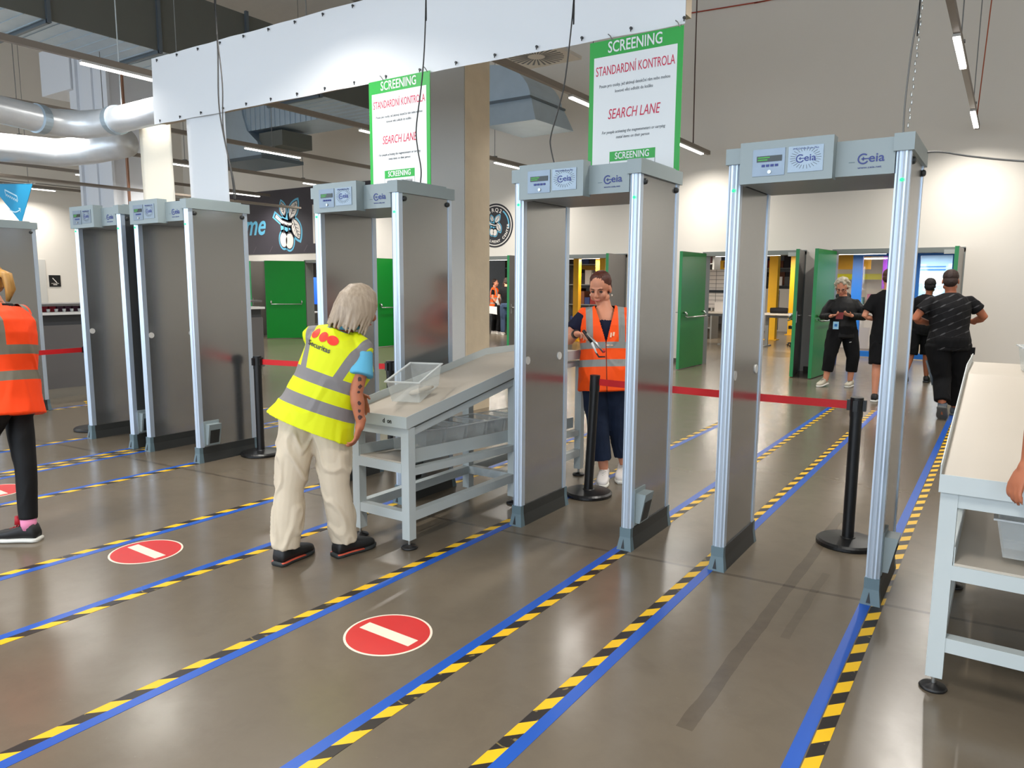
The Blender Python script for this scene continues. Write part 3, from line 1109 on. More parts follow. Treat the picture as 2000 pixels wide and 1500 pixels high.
def make_sign():
    t = thing('hanging_sign', '', 'sign', group='hanging screening signs')
    Wd, Ht = 0.69, 1.0
    part('board', MB().box(-Wd / 2, Wd / 2, 0, 0.006, -Ht, 0), sg, t)
    part('white_panel', MB().box(-Wd / 2 + 0.036, Wd / 2 - 0.038, -0.0012, 0.0, -Ht + 0.002, -0.108), sw, t)
    yl = -0.0022

    def tx(s, z, h, m_, wd, **k):
        o = lettering(t, s, h, (0.0, yl, z), X, Z, m_, **k)
        xs_ = [v.co.x for v in o.data.vertices]
        f_ = wd / (max(xs_) - min(xs_))
        for v in o.data.vertices:
            v.co.x *= f_
        return o
    tx('SCREENING', -0.055, 0.073, sw, 0.40, off=0.0012)
    tx('STANDARDN\u00cd KONTROLA', -0.206, 0.062, sr_, 0.585)
    tx('Pouze pro osoby, je\u017e aktivuj\u00ed detek\u010dn\u00ed r\u00e1m nebo mohou', -0.306, 0.021, sk, 0.525)
    tx('kovov\u00e9 v\u011bci odlo\u017eit do ko\u0161\u00edku', -0.349, 0.021, sk, 0.28)
    tx('SEARCH LANE', -0.503, 0.068, sr_, 0.39, shear=0.22)
    tx('For people activating the magnetometers or carrying', -0.622, 0.020, sk, 0.475, shear=0.22)
    tx('metal items on their person', -0.660, 0.020, sk, 0.25, shear=0.22)
    part('green_box', MB().box(-0.172, 0.172, -0.0024, -0.0013, -0.823, -0.756), sg, t)
    o = lettering(t, 'SCREENING', 0.045, (0, -0.0036, -0.79), X, Z, sw, off=0.0008)
    xs_ = [v.co.x for v in o.data.vertices]
    for v in o.data.vertices:
        v.co.x *= 0.257 / (max(xs_) - min(xs_))
    part('box_outline', strokes([([(-0.171, -0.823), (-0.171, -0.955)], 0.003), ([(0.171, -0.823), (0.171, -0.955)], 0.003), ([(-0.171, -0.955), (0.171, -0.955)], 0.003)], (0, -0.0013, 0), X, Z), sk, t)
    tx('PROS\u00cdM, PO\u010cKEJTE NA VYZV\u00c1N\u00cd', -0.858, 0.026, sk, 0.29)
    hk = MB()
    for xx in (-0.17, 0.32):
        hk.tube([(xx, 0.0, -0.008), (xx - 0.012, -0.012, 0.02), (xx - 0.028, -0.014, 0.034)], 0.004, 6)
    part('hook', hk, rodm, t)
    return t


s0 = make_sign()
s0.location = (-1.0, 0.975, 3.245)
s0['label'] = 'green and white screening sign above the second gate from the right'
s1 = copy_tree(s0)
s1.location = (-3.165, 0.975, 3.285)
s1['label'] = 'green and white screening sign before the concrete pillar above the third gate'

# ------------------------------------------------------------------ light tracks and linear lamps
trackm = mat('grey track', rgb(132, 122, 112), 0.5, metal=0.2)
ledm = mat('lit diffuser', (1, 1, 1, 1), 0.5, emit=(1.0, 0.95, 0.88, 1), estr=9.0)
TZ = 4.0
TRACKS = [(0.62, 'upper right over the rightmost gate'), (-3.68, 'from banner to back wall near the pillar'),
          (-7.5, 'emerging under the middle of the banner'), (-10.4, 'behind the two cloth strips'), (-13.2, 'left of the pillar toward the back banner'),
          (-16.5, 'near the left end of the dark back banner'), (-20.2, 'along the left wall'), (4.6, 'added unseen beyond the right edge')]  # last track and its lamps are unseen, added to light the right-hand floor
l0 = None
LY = [-7.95, -3.7, 0.55, 4.8, 8.5]
YN = ['behind the camera', 'over the camera', 'over the gates', 'in mid hall', 'at the back wall']
for tx_, wh in TRACKS:
    t = thing('lighting_track', 'grey ceiling light track ' + wh, 'track', (tx_, 0, TZ), group='ceiling light tracks')
    part('rail', MB().box(tx_ - 0.03, tx_ + 0.03, -9.0, 10.1, TZ + 0.0, TZ + 0.07), trackm, t, world=True)
    hw = MB()
    for k in range(6):
        yh = -7.0 + k * 3.1
        hw.cyl((tx_, yh, TZ + 0.07), (tx_, yh, 4.99 if tx_ == -10.4 else CEIL), 0.006, 6)
        hw.box(tx_ - 0.04, tx_ + 0.04, yh - 0.03, yh + 0.03, TZ + 0.065, TZ + 0.09)
    part('suspension_wires', hw, rodm, t, world=True)
    for yl, yn in zip(LY, YN):
        if tx_ < -15 and yl < -2:
            continue
        if l0 is None:
            l0 = thing('linear_lamp', '', 'lamp', group='linear lamps on the ceiling tracks')
            part('housing', MB().box(-0.034, 0.034, 0, 1.25, -0.028, -0.001).bevel(0.006), mat('lamp housing', rgb(190, 188, 184), 0.5), l0)
            part('diffuser', MB().box(-0.03, 0.03, 0.012, 1.238, -0.045, -0.0285), ledm, l0)
            area_light('lamp_light', (0, 0.625, -0.05), (0, 0, 0), 0.06, 1.2, LED_W, (1.0, 0.96, 0.9), l0, spread=math.radians(148))
            q = l0
        else:
            q = copy_tree(l0)
        q.location = (tx_, -0.95 if (tx_ == -3.68 and yl == 0.55) else yl, TZ)
        q['label'] = 'linear lamp %s, track %s' % (yn, wh)

# ------------------------------------------------------------------ ducts
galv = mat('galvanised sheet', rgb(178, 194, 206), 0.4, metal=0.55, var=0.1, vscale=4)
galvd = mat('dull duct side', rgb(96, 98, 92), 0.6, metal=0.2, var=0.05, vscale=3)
foil = mat('silver foil wrap', rgb(226, 230, 234), 0.32, metal=0.45, var=0.08, vscale=7, bump=0.35, bscale=9)
da = thing('supply_duct', 'large rectangular duct with dark side running away at upper left', 'duct', (-10.3, 2.5, 5.0))
part('body', MB().box(-11.05, -9.62, -6.0, 8.6, 5.0, 5.95), galv, da, world=True)
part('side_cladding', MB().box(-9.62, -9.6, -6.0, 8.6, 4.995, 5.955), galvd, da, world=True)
for k in range(8):
    yk = -5.0 + k * 1.55
    fl_ = MB()
    fl_.box(-11.09, -9.57, yk, yk + 0.05, 4.95, 5.0)
    fl_.box(-9.6, -9.55, yk, yk + 0.05, 4.95, 6.0)
    part('flange', fl_, mat('flange grey', rgb(98, 108, 116), 0.45, metal=0.5), da, world=True)
rb = MB()
for k in range(60):
    yk = -5.0 + k * 0.22
    rb.box(-11.04, -9.63, yk, yk + 0.012, 4.99, 5.0)
part('rib_lines', rb, galv, da, world=True)
dc = thing('branch_duct', 'ribbed silver branch duct under the banner left of the green sign', 'duct', (-12, 7.6, 4.9))
part('body', MB().box(-14.2, -11.05, 7.3, 8.3, 5.02, 5.75), galv, dc, world=True)
rb = MB()
for k in range(16):
    xk = -13.7 + k * 0.17
    rb.box(xk, xk + 0.02, 7.285, 7.3, 5.02, 5.75)
part('rib_lines', rb, galv, dc, world=True)
eb = MB()
eb.prism([(-14.9, 7.25, 5.8), (-14.9, 7.25, 4.45), (-13.1, 7.25, 4.42), (-13.25, 7.25, 4.75), (-13.6, 7.25, 5.02), (-13.75, 7.25, 5.4), (-13.8, 7.25, 5.8)], (0, 1.1, 0))
part('elbow', eb, galv, dc, world=True)
part('collar', MB().box(-14.95, -13.05, 7.2, 8.4, 4.36, 4.44), mat('flange grey', rgb(98, 108, 116), 0.45, metal=0.5), dc, world=True)
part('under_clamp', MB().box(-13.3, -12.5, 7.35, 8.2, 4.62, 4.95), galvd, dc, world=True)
db = thing('elbow_duct', 'silver elbow duct bending down beside the pillar under the banner', 'duct', (-6.5, 7.6, 4.6))
pts = []
for i in range(9):
    a = math.radians(90 * i / 8)
    pts.append((-7.0 + 0.98 * math.sin(a), 7.5, 4.78 + 0.72 * math.cos(a)))
part('bend', MB().prism([(-8.6, 7.5, 5.5)] + pts + [(-6.9, 7.5, 4.78), (-8.6, 7.5, 4.9)], (0, 1.1, 0)), galv, db, world=True)
part('outlet', MB().hexa([(-6.98, 7.44, 4.42), (-5.88, 7.44, 4.42), (-5.82, 8.7, 4.42), (-6.98, 8.7, 4.42), (-6.98, 7.48, 4.82), (-6.0, 7.48, 4.82), (-6.0, 8.62, 4.82), (-6.98, 8.62, 4.82)]), galv, db, world=True)
part('rim', MB().box(-7.0, -5.98, 7.42, 8.66, 4.80, 4.84), mat('flange grey', rgb(98, 108, 116), 0.45, metal=0.5), db, world=True)
df = thing('air_diffuser', 'square white ceiling air diffuser with radial slots right of the pillar', 'air vent', (-4.85, 5.8, 4.9))
part('plate', MB().box(-5.35, -4.35, 5.35, 6.3, 4.9, 4.95).bevel(0.01), mat('diffuser white', rgb(206, 200, 190), 0.5), df, world=True)
sl = MB()
for i in range(28):
    a = 2 * PI * i / 28
    c = V((-4.85 + 0.27 * math.cos(a), 5.82 + 0.27 * math.sin(a), 4.897))
    d_ = V((math.cos(a), math.sin(a), 0))
    n_ = V((-d_.y, d_.x, 0)) * 0.017
    sl.hexa([c - d_ * 0.14 - n_ * 0.5, c + d_ * 0.14 - n_, c + d_ * 0.14 + n_, c - d_ * 0.14 + n_ * 0.5] + [q + Z * 0.002 for q in (c - d_ * 0.14 - n_ * 0.5, c + d_ * 0.14 - n_, c + d_ * 0.14 + n_, c - d_ * 0.14 + n_ * 0.5)])
part('slots', sl, darkm, df, world=True)
part('plenum', MB().box(-5.2, -4.5, 5.5, 6.15, 4.952, 5.4), galv, df, world=True)
part('hangers', MB().cyl((-5.2, 5.5, 5.4), (-5.2, 5.5, CEIL), 0.006, 6).cyl((-4.5, 6.15, 5.4), (-4.5, 6.15, CEIL), 0.006, 6), rodm, df, world=True)
# round foil ducts
fd = thing('foil_duct', 'shiny silver round duct with an elbow at upper left', 'duct', (-8.9, 1.2, 3.55))
el = [(-8.72, -6.0, 3.58), (-8.74, -2.0, 3.57), (-8.76, 0.2, 3.56), (-8.86, 0.85, 3.54), (-8.7, 1.14, 3.54), (-8.4, 1.25, 3.55), (-7.9, 1.27, 3.56), (-6.7, 1.3, 3.57)]
part('pipe', MB().tube(el, [0.16, 0.16, 0.16, 0.165, 0.172, 0.165, 0.155, 0.155], 24), foil, fd, smooth=True, world=True)
for p0, p1 in (((-8.8, 0.62, 3.54), (-8.83, 0.72, 3.54)), ((-8.2, 1.26, 3.555), (-8.1, 1.262, 3.555)), ((-8.735, -0.6, 3.56), (-8.735, -0.5, 3.56))):
    part('seam_band', MB().cyl(p0, p1, 0.176, 24), galv, fd, smooth=False, world=True)
f2 = thing('foil_duct', 'second silver round duct running lower behind the shiny one', 'duct', (-10.6, 1.5, 3.45))
part('pipe', MB().tube([(-10.9, -4.0, 3.5), (-10.9, 0.8, 3.45), (-10.6, 1.7, 3.45), (-10.1, 1.9, 3.47), (-9.2, 1.95, 3.5)], 0.2, 22), foil, f2, smooth=True, world=True)
for (xx, yy_, ow) in ((-8.74, -0.35, fd), (-8.74, -0.2, fd), (-8.74, 0.0, fd), (-8.0, 1.26, fd)):
    part('suspension_rod', MB().cyl((xx, yy_, 3.7), (xx, yy_, CEIL - 0.002), 0.007, 6), mat('bright rod', rgb(196, 204, 208), 0.4, metal=0.6), ow, world=True)
part('suspension_rod', MB().cyl((-10.9, 0.2, 3.6), (-10.9, 0.2, 5.0), 0.007, 6), mat('bright rod', rgb(196, 204, 208), 0.4, metal=0.6), f2, world=True)
ctr = MB()
ctr.box(-13.5, -13.3, -3, 8.5, 3.36, 3.40)
tag(part('cable_tray', ctr, trackm), 'narrow grey cable tray running behind the cloth strips', 'cable tray')

# white clad column behind the paired gates with a boxed unit
wc = thing('clad_column', 'white clad column behind the paired gates at left', 'column', (-14.85, 4.6, 0))
whc = mat('white cladding', rgb(222, 226, 232), 0.5)
part('shaft', MB().box(-15.55, -14.3, 4.5, 5.5, 0, CEIL), whc, wc, world=True)
part('corner_trim', MB().box(-15.6, -15.5, 4.44, 4.5, 0, CEIL).box(-14.98, -14.9, 4.46, 4.5, 0, CEIL).box(-14.36, -14.27, 4.44, 4.5, 0, CEIL), whc, wc, world=True)
part('copper_pipe', MB().cyl((-14.15, 4.7, 0), (-14.15, 4.7, CEIL), 0.03, 10), mat('copper', rgb(150, 108, 84), 0.4, metal=0.4), wc, world=True)
bxu = thing('boxed_unit', 'white boxed unit fixed to the left of the clad column near the roof', 'box', (-16.2, 4.6, 5.7))
part('case', MB().box(-16.9, -15.62, 4.4, 5.4, 5.62, 6.55).bevel(0.03), whc, bxu, world=True)
part('spout', MB().box(-15.9, -15.62, 4.5, 5.3, 4.9, 5.62), whc, bxu, world=True)

# triangular pennant
pn = thing('pennant', 'blue triangular pennant with a white line drawing at upper left', 'pennant', (-11.8, 1.2, 2.7))
pm = mat('pennant blue', rgb(18, 150, 196), 0.6)
part('fabric', MB().prism([(-11.70, 1.2, 3.02), (-10.34, 1.2, 2.93), (-10.78, 1.2, 2.4)], (0, 0.006, 0)), pm, pn, world=True)
ln = [([(-11.22, 2.905), (-10.84, 2.79)], 0.02), ([(-11.22, 2.905), (-11.2, 2.85)], 0.016), ([(-10.84, 2.79), (-10.83, 2.73)], 0.016)]
for i in range(7):
    xx = -11.2 + 0.055 * i
    ln.append(([(xx, 2.85 - 0.017 * i), (xx + 0.02, 2.81 - 0.017 * i), (xx + 0.05, 2.84 - 0.017 * i)], 0.014))
sm_ = [(-11.12 + 0.36 * k / 8, 2.615 - 0.03 * math.sin(PI * k / 8) * 1.3 - 0.002 * k) for k in range(9)]
ln.append((sm_, 0.018))
ln.append(([(-10.82, 2.615), (-10.76, 2.61), (-10.77, 2.56)], 0.014))
part('drawing', strokes(ln, (0, 1.198, 0), X, Z), mat('pale blue line', rgb(190, 226, 240), 0.5), pn, world=True)
part('string', MB().tube([(-11.8, 1.2, 3.03), (-11.0, 1.2, 2.985), (-10.25, 1.2, 2.93)], 0.004, 6), rodm, pn, world=True)

# ------------------------------------------------------------------ things on the walls
dk = mat('charcoal banner print', rgb(62, 58, 66), 0.6, var=0.03)
cy = mat('cyan print', rgb(104, 188, 222), 0.6)
crm = mat('cream print', rgb(232, 226, 218), 0.6)
wbn = thing('wall_banner', 'wide charcoal banner with script lettering and a plum twig on the back wall', 'banner', (-15.4, WALL_Y, 2.4))
yb = WALL_Y - 0.012
part('sheet', MB().box(-20.6, -12.56, yb, WALL_Y - 0.001, 2.39, 4.2), dk, wbn, world=True)
lettering(wbn, 'Welcome', 0.58, (-18.55, yb - 0.002, 3.22), X, Z, cy, world=True, shear=0.35, off=0.014, sx=0.92)
cx, cz = -16.06, 3.2


def art(name, polys, dy, m_, par, oy):
    mb = MB()
    for p in polys:
        mb.prism([V((x, oy - dy, z)) for x, z in p], (0, -0.001, 0))
    return part(name, mb, m_, par, world=True)


def twig(par, cx, cz, s, oy, bg):
    def tr(pl):
        return [(cx + x * s, cz + z * s) for x, z in pl]
    fruit = [ell2d(-0.14, -0.42, 0.155, 0.21, 0.1), ell2d(0.12, -0.46, 0.165, 0.22, -0.05)]
    leaves = [leaf2d(0.32, 0.42, 0.56, 0.15, 0.95), leaf2d(-0.13, 0.47, 0.40, 0.11, 1.9), leaf2d(0.42, -0.12, 0.62, 0.17, -1.15)]
    twigp = [ribbon2d([(-0.46, 0.28), (-0.2, 0.1), (0.08, 0.02), (0.3, 0.02)], [0.10, 0.08, 0.07, 0.04])]
    stems = [ribbon2d([(-0.1, 0.06), (-0.1, -0.1), (-0.13, -0.24)], 0.035), ribbon2d([(0.06, 0.02), (0.08, -0.12), (0.11, -0.26)], 0.035)]

    def grow(p, g):
        mx = sum(q[0] for q in p) / len(p)
        mz = sum(q[1] for q in p) / len(p)
        return [(mx + (x - mx) * g, mz + (z - mz) * g) for x, z in p]
    halo = [grow(p, 1.42) for p in fruit] + [grow(p, 1.45) for p in leaves] + [ribbon2d([(-0.56, 0.33), (-0.2, 0.1), (0.08, 0.02), (0.36, 0.02)], 0.22),
                                                                          ell2d(0.0, -0.05, 0.26, 0.42)]
    art('twig_halo', [tr(p) for p in halo], 0.001, cy, par, oy)
    art('twig_outline', [tr(grow(p, 1.16)) for p in fruit + leaves] + [tr(ribbon2d([(-0.5, 0.3), (-0.2, 0.1), (0.08, 0.02), (0.33, 0.02)], 0.13))], 0.0025, bg, par, oy)
    art('twig_shapes', [tr(p) for p in fruit + leaves + twigp], 0.004, crm, par, oy)
    veins = []
    for (lx, lz, L, W_, rot) in ((0.32, 0.42, 0.56, 0.15, 0.95), (-0.13, 0.47, 0.40, 0.11, 1.9), (0.42, -0.12, 0.62, 0.17, -1.15)):
        c_, s_ = math.cos(rot), math.sin(rot)
        veins.append(ribbon2d([(lx - c_ * L * 0.5, lz - s_ * L * 0.5), (lx + c_ * L * 0.42, lz + s_ * L * 0.42)], 0.022))
        for k in (-0.25, -0.08, 0.1, 0.26):
            px_, pz_ = lx + c_ * L * k, lz + s_ * L * k
            for sd in (1, -1):
                a2 = rot + sd * 0.8
                veins.append(ribbon2d([(px_, pz_), (px_ + math.cos(a2) * W_ * 0.75, pz_ + math.sin(a2) * W_ * 0.75)], 0.016))
    art('twig_veins', [tr(p) for p in veins + stems], 0.0055, bg, par, oy)


twig(wbn, cx, cz, 0.98, yb, dk)
lettering(wbn, 'B', 1.02, (-14.62, yb - 0.002, 3.12), X, Z, crm, world=True, off=0.03)
part('accent_line', MB().box(-14.98, -14.4, yb - 0.003, yb - 0.001, 3.9, 3.95), crm, wbn, world=True)
scr = [ribbon2d([(-17.6 + 0.75 * k, 2.44), (-17.45 + 0.75 * k, 2.62)], 0.02) for k in range(6)]
art('faint_marks', scr, 0.001, mat('faint print', rgb(96, 88, 96), 0.6), wbn, yb)

em = thing('wall_emblem', 'round black and white emblem with a plum twig on the back wall beside the pillar', 'emblem', (-8.72, WALL_Y, 2.9))
ye = WALL_Y - 0.004
part('outer_ring', MB().loft([((-8.76, ye, 2.9), (0.5, 0, 0), (0, 0, 0.5)), ((-8.76, ye + 0.003, 2.9), (0.5, 0, 0), (0, 0, 0.5))], 56), mat('emblem black', rgb(40, 40, 44), 0.6), em, world=True)
part('white_ring', MB().loft([((-8.76, ye - 0.002, 2.9), (0.462, 0, 0), (0, 0, 0.462)), ((-8.76, ye - 0.001, 2.9), (0.462, 0, 0), (0, 0, 0.462))], 56), crm, em, world=True)
part('inner_disc', MB().loft([((-8.76, ye - 0.004, 2.9), (0.438, 0, 0), (0, 0, 0.438)), ((-8.76, ye - 0.003, 2.9), (0.438, 0, 0), (0, 0, 0.438))], 56), mat('emblem black', rgb(40, 40, 44), 0.6), em, world=True)
twig(em, -8.8, 2.9, 0.34, ye - 0.004, mat('emblem black', rgb(40, 40, 44), 0.6))


def arc_text(par, s, cx, cz, r, a0, da, h, y, m_, flip=False):
    for i, chh in enumerate(s):
        if chh == ' ':
            continue
        a = a0 + da * i
        up_ = V((math.cos(a), 0, math.sin(a)))
        if flip:
            up_ = -up_
        rt_ = V((up_.z, 0, -up_.x))
        lettering(par, chh, h, (cx + r * math.cos(a), y, cz + r * math.sin(a)), rt_, up_, m_, world=True, off=0.003)


arc_text(em, 'BRQ2', -8.76, 2.9, 0.35, math.radians(118), math.radians(-18), 0.085, ye - 0.006, crm)
arc_text(em, 'FULFILLMENT CENTER', -8.76, 2.9, 0.37, math.radians(190), math.radians(10), 0.058, ye - 0.006, crm, flip=True)
art('arc_accent', [[(-8.76 + r_ * math.cos(math.radians(a)), 2.9 + r_ * math.sin(math.radians(a))) for a in range(-10, 60, 5) for r_ in (0.40,)] +
                   [(-8.76 + 0.37 * math.cos(math.radians(a)), 2.9 + 0.37 * math.sin(math.radians(a))) for a in range(55, -15, -5)]], 0.0045, cy, em, ye)

# small pictogram plate and recess on the left wall
pp = thing('pictogram_plate', 'small black wall plate with a white pictogram above the reception counter', 'sign', (-20.98, 6.22, 1.58))
part('plate', MB().box(-20.999, -20.985, 6.07, 6.37, 1.42, 1.74), darkm, pp, world=True)
part('pictogram', strokes([([(0.06, 0.06), (-0.05, -0.07)], 0.02), ([(0.1, -0.09), (-0.1, -0.09)], 0.012), ([(0.05, -0.125), (-0.05, -0.125)], 0.02)], (-20.984, 6.22, 1.6), (0, -1, 0), Z), crm, pp, world=True)
struct(part('trim_2', MB().box(-21.0, -20.98, 5.68, 6.0, 0, 2.16), mat('pale door panel', rgb(206, 204, 198), 0.5)))

# reception counter at far left
rc = thing('reception_counter', 'grey reception counter behind the leftmost gate', 'counter', (-9.6, 2.0, 0))
part('front_panel', MB().box(-9.9, -9.3, 0.4, 4.2, 0.13, 0.98), mat('counter grey', rgb(104, 102, 102), 0.5), rc, world=True)
part('shadow_gap', MB().box(-9.86, -9.32, 0.42, 4.18, 0.98, 1.12), mat('counter dark', rgb(62, 64, 68), 0.5), rc, world=True)
part('worktop', MB().box(-9.95, -9.26, 0.38, 4.22, 1.12, 1.155), whitem, rc, world=True)
part('kickplate', MB().box(-9.88, -9.325, 0.42, 4.18, 0.0, 0.13), steel, rc, world=True)
part('upper_shelf', MB().box(-9.9, -9.3, 0.4, 4.2, 1.235, 1.265), mat('counter grey', rgb(104, 102, 102), 0.5), rc, world=True)
part('shelf_posts', MB().box(-9.9, -9.87, 0.4, 0.43, 1.155, 1.235).box(-9.9, -9.87, 4.15, 4.2, 1.155, 1.235).box(-9.9, -9.87, 2.2, 2.25, 1.155, 1.235), steel, rc, world=True)
rp = mat('red packet', rgb(200, 30, 60), 0.5)
pk = mat('plum packet', rgb(110, 60, 90), 0.5)
for k in range(12):
    bxk = MB().box(-9.72, -9.5, 0.62 + 0.1 * k, 0.70 + 0.1 * k, 1.156, 1.228)
    o = part('packet', bxk, rp if k < 4 else pk)
    tag(o, ('red' if k < 4 else 'dark plum') + ' packet on the reception counter', 'packet', 'red packets on the counter' if k < 4 else 'plum packets on the counter')
    c_ = MB().lathe([(0.018, 0), (0.024, 0.04)], (-9.4, 0.66 + 0.1 * k, 1.156), 12)
    o = part('paper_cup', c_, whitem)
    tag(o, 'small white paper cup along the front of the reception counter', 'cup', 'white cups on the counter')

# ------------------------------------------------------------------ warehouse seen through the doors
yel = mat('yellow column paint', rgb(236, 178, 16), 0.45, var=0.04)
mst = mat('mustard panel', rgb(190, 138, 20), 0.55, var=0.06)
blu = mat('blue frame paint', rgb(20, 104, 190), 0.4)
gst = mat('grey desk frame', rgb(128, 128, 124), 0.45, metal=0.3)
GRP = 'yellow warehouse columns'
for (cx_, cy_, w_, lb) in ((-4.40, 18.0, 0.24, 'yellow column left of the black roll in the middle doorway'), (-4.42, 20.6, 0.26, 'yellow column right of the black roll in the middle doorway'),
                           (-8.62, 14.0, 0.16, 'yellow column nearest the left edge of the doorway behind the orange vest woman'),
                           (-7.82, 14.0, 0.16, 'yellow column right above the head of the orange vest woman'),
                           (-11.1, 17.6, 0.22, 'yellow column behind the group of three people'),
                           (-23.0, 14.2, 0.2, 'dull yellow column in the leftmost doorway')):
    t = thing('yellow_column', lb, 'column', (cx_, cy_, 0), 0, GRP)
    part('shaft', MB().box(-w_ / 2, w_ / 2, -w_ / 2, w_ / 2, 0.02, 4.78), yel, t)
    part('base_plate', MB().box(-w_ * 0.75, w_ * 0.75, -w_ * 0.75, w_ * 0.75, 0, 0.02), yel, t)
for (xa, xb, yy_, za, zb, lb) in ((-8.38, -8.05, 14.6, 1.4, 4.79, 'mustard yellow panel beside the column in the doorway behind the orange vest'),
                                  (-12.9, -10.2, 18.2, 1.55, 4.79, 'mustard panel behind the group of three people'),
                                  (-2.3, -1.5, 15.2, 1.95, 4.79, 'mustard panel high in the right doorway')):
    tag(part('mustard_panel', MB().box(xa, xb, yy_, yy_ + 0.06, za, zb), mst), lb, 'panel')


def desk(x, y, w_, d_, label):
    t = thing('work_desk', label, 'desk', (x, y, 0))
    part('desktop', MB().box(0, w_, 0, d_, 0.82, 0.86).bevel(0.006), mat('desk top', rgb(206, 196, 182), 0.5), t)
    for xx in (0.06, w_ - 0.14):
        lg = part('leg', MB().box(xx, xx + 0.08, d_ * 0.45, d_ * 0.45 + 0.06, 0.03, 0.82), gst, t)
        part('leg_foot', MB().box(xx, xx + 0.08, 0.02, d_ - 0.02, 0, 0.03), gst, lg)
    part('beam', MB().box(0.14, w_ - 0.14, d_ * 0.45, d_ * 0.45 + 0.05, 0.74, 0.8), gst, t)
    return t


desk(-3.98, 15.2, 1.1, 0.7, 'grey work desk carrying the black roll in the middle doorway')
desk(-6.2, 15.3, 1.25, 0.7, 'grey work desk at the left of the middle doorway')
rl = part('black_roll', MB().tube([(-3.80, 15.5, 0.93), (-3.6, 15.5, 0.935), (-3.38, 15.5, 0.93)], [0.068, 0.074, 0.068], 16), mat('black cloth roll', rgb(24, 20, 22), 0.8, bump=0.3), smooth=True)
tag(rl, 'black cloth roll lying on the work desk in the middle doorway', 'roll')
oc = thing('office_chair', 'black office chair half hidden by the green door edge', 'chair', (-3.15, 15.95, 0))
part('seat', MB().box(-0.24, 0.24, -0.24, 0.24, 0.46, 0.54).bevel(0.04, 2), darkm, oc)
part('backrest', MB().box(0.16, 0.22, -0.22, 0.22, 0.62, 1.28).bevel(0.03, 2), darkm, oc)
part('back_support', MB().box(0.2, 0.25, -0.03, 0.03, 0.42, 0.8), darkm, oc)
part('gas_lift', MB().cyl((0, 0, 0.1), (0, 0, 0.46), 0.03, 12), steel, oc)
for k in range(5):
    a = 2 * PI * k / 5 + 0.4
    lg = part('leg', MB().tube([(0, 0, 0.12), (0.31 * math.cos(a), 0.31 * math.sin(a), 0.075)], [0.03, 0.018], 8), darkm, oc)
    part('castor', MB().ball((0.31 * math.cos(a), 0.31 * math.sin(a), 0.032), 0.032, seg=10), darkm, lg)
part('armrest', MB().tube([(-0.05, -0.27, 0.5), (-0.05, -0.29, 0.68), (0.1, -0.28, 0.7), (-0.16, -0.28, 0.7)], 0.018, 8), darkm, oc)

# pegboard wall station, cabinets, shelving with stock
pgm = mat('pale board', rgb(212, 204, 196), 0.6)
pg = thing('notice_board_station', 'pale gridded board with a black bar above the left desk in the middle doorway', 'board', (-5.6, 15.9, 0))
part('board', MB().box(-6.4, -4.75, 15.95, 16.0, 0.95, 1.98), pgm, pg, world=True)
part('grid_lines', strokes([([(-6.4, 1.05 + 0.11 * k), (-4.75, 1.05 + 0.11 * k)], 0.012) for k in range(9)] + [([(-6.3 + 0.3 * k, 0.95), (-6.3 + 0.3 * k, 1.98)], 0.012) for k in range(6)], (0, 15.948, 0), X, Z),
     mat('grid grey', rgb(120, 116, 112), 0.6), pg, world=True)
part('black_bar', MB().box(-5.6, -4.75, 15.9, 15.945, 1.36, 1.43), darkm, pg, world=True)
part('yellow_header', MB().box(-5.3, -4.75, 15.93, 15.99, 1.99, 2.22), yel, pg, world=True)
part('header_marks', MB().box(-5.2, -5.06, 15.92, 15.93, 2.03, 2.18).box(-4.96, -4.82, 15.92, 15.93, 2.03, 2.18), mat('maroon', rgb(120, 40, 40), 0.6), pg, world=True)
part('posts', MB().box(-6.42, -6.38, 15.96, 16.02, 0, 2.2).box(-4.78, -4.74, 15.96, 16.02, 0, 2.2), gst, pg, world=True)
tag(part('storage_box', MB().box(-5.25, -4.8, 15.45, 15.75, 0.861, 1.12).bevel(0.01), pgm), 'pale storage box on the left desk in the middle doorway', 'box')

cab = thing('cabinet_row', 'pale grey cabinet between the two yellow columns', 'cabinet', (-4.9, 22.5, 0))
part('body', MB().box(-6.2, -4.3, 22.2, 22.8, 0, 1.45), mat('cabinet grey', rgb(178, 172, 164), 0.5), cab, world=True)
part('door_gap', MB().box(-5.3, -5.28, 22.19, 22.2, 0.05, 1.4).box(-4.8, -4.78, 22.19, 22.2, 0.05, 1.4), darkm, cab, world=True)
for k in range(4):
    tag(part('monitor', MB().box(-6.1 + 0.46 * k, -5.72 + 0.46 * k, 22.35, 22.4, 1.56, 1.86).box(-5.95 + 0.46 * k, -5.87 + 0.46 * k, 22.35, 22.4, 1.45, 1.56), darkm if k % 2 == 0 else pgm),
        ('dark' if k % 2 == 0 else 'pale') + ' monitor standing on the far cabinet between the yellow columns', 'monitor', 'dark monitors on the cabinet' if k % 2 == 0 else 'pale monitors on the cabinet')

rng = random.Random(3)
goods = [mat('stock brown', rgb(120, 70, 44), 0.7), mat('stock dark', rgb(48, 40, 40), 0.7), mat('stock red', rgb(140, 40, 36), 0.7), mat('stock pale', rgb(200, 190, 180), 0.7), mat('stock blue', rgb(44, 60, 110), 0.7)]
gn = ['brown', 'dark', 'red', 'pale', 'blue']


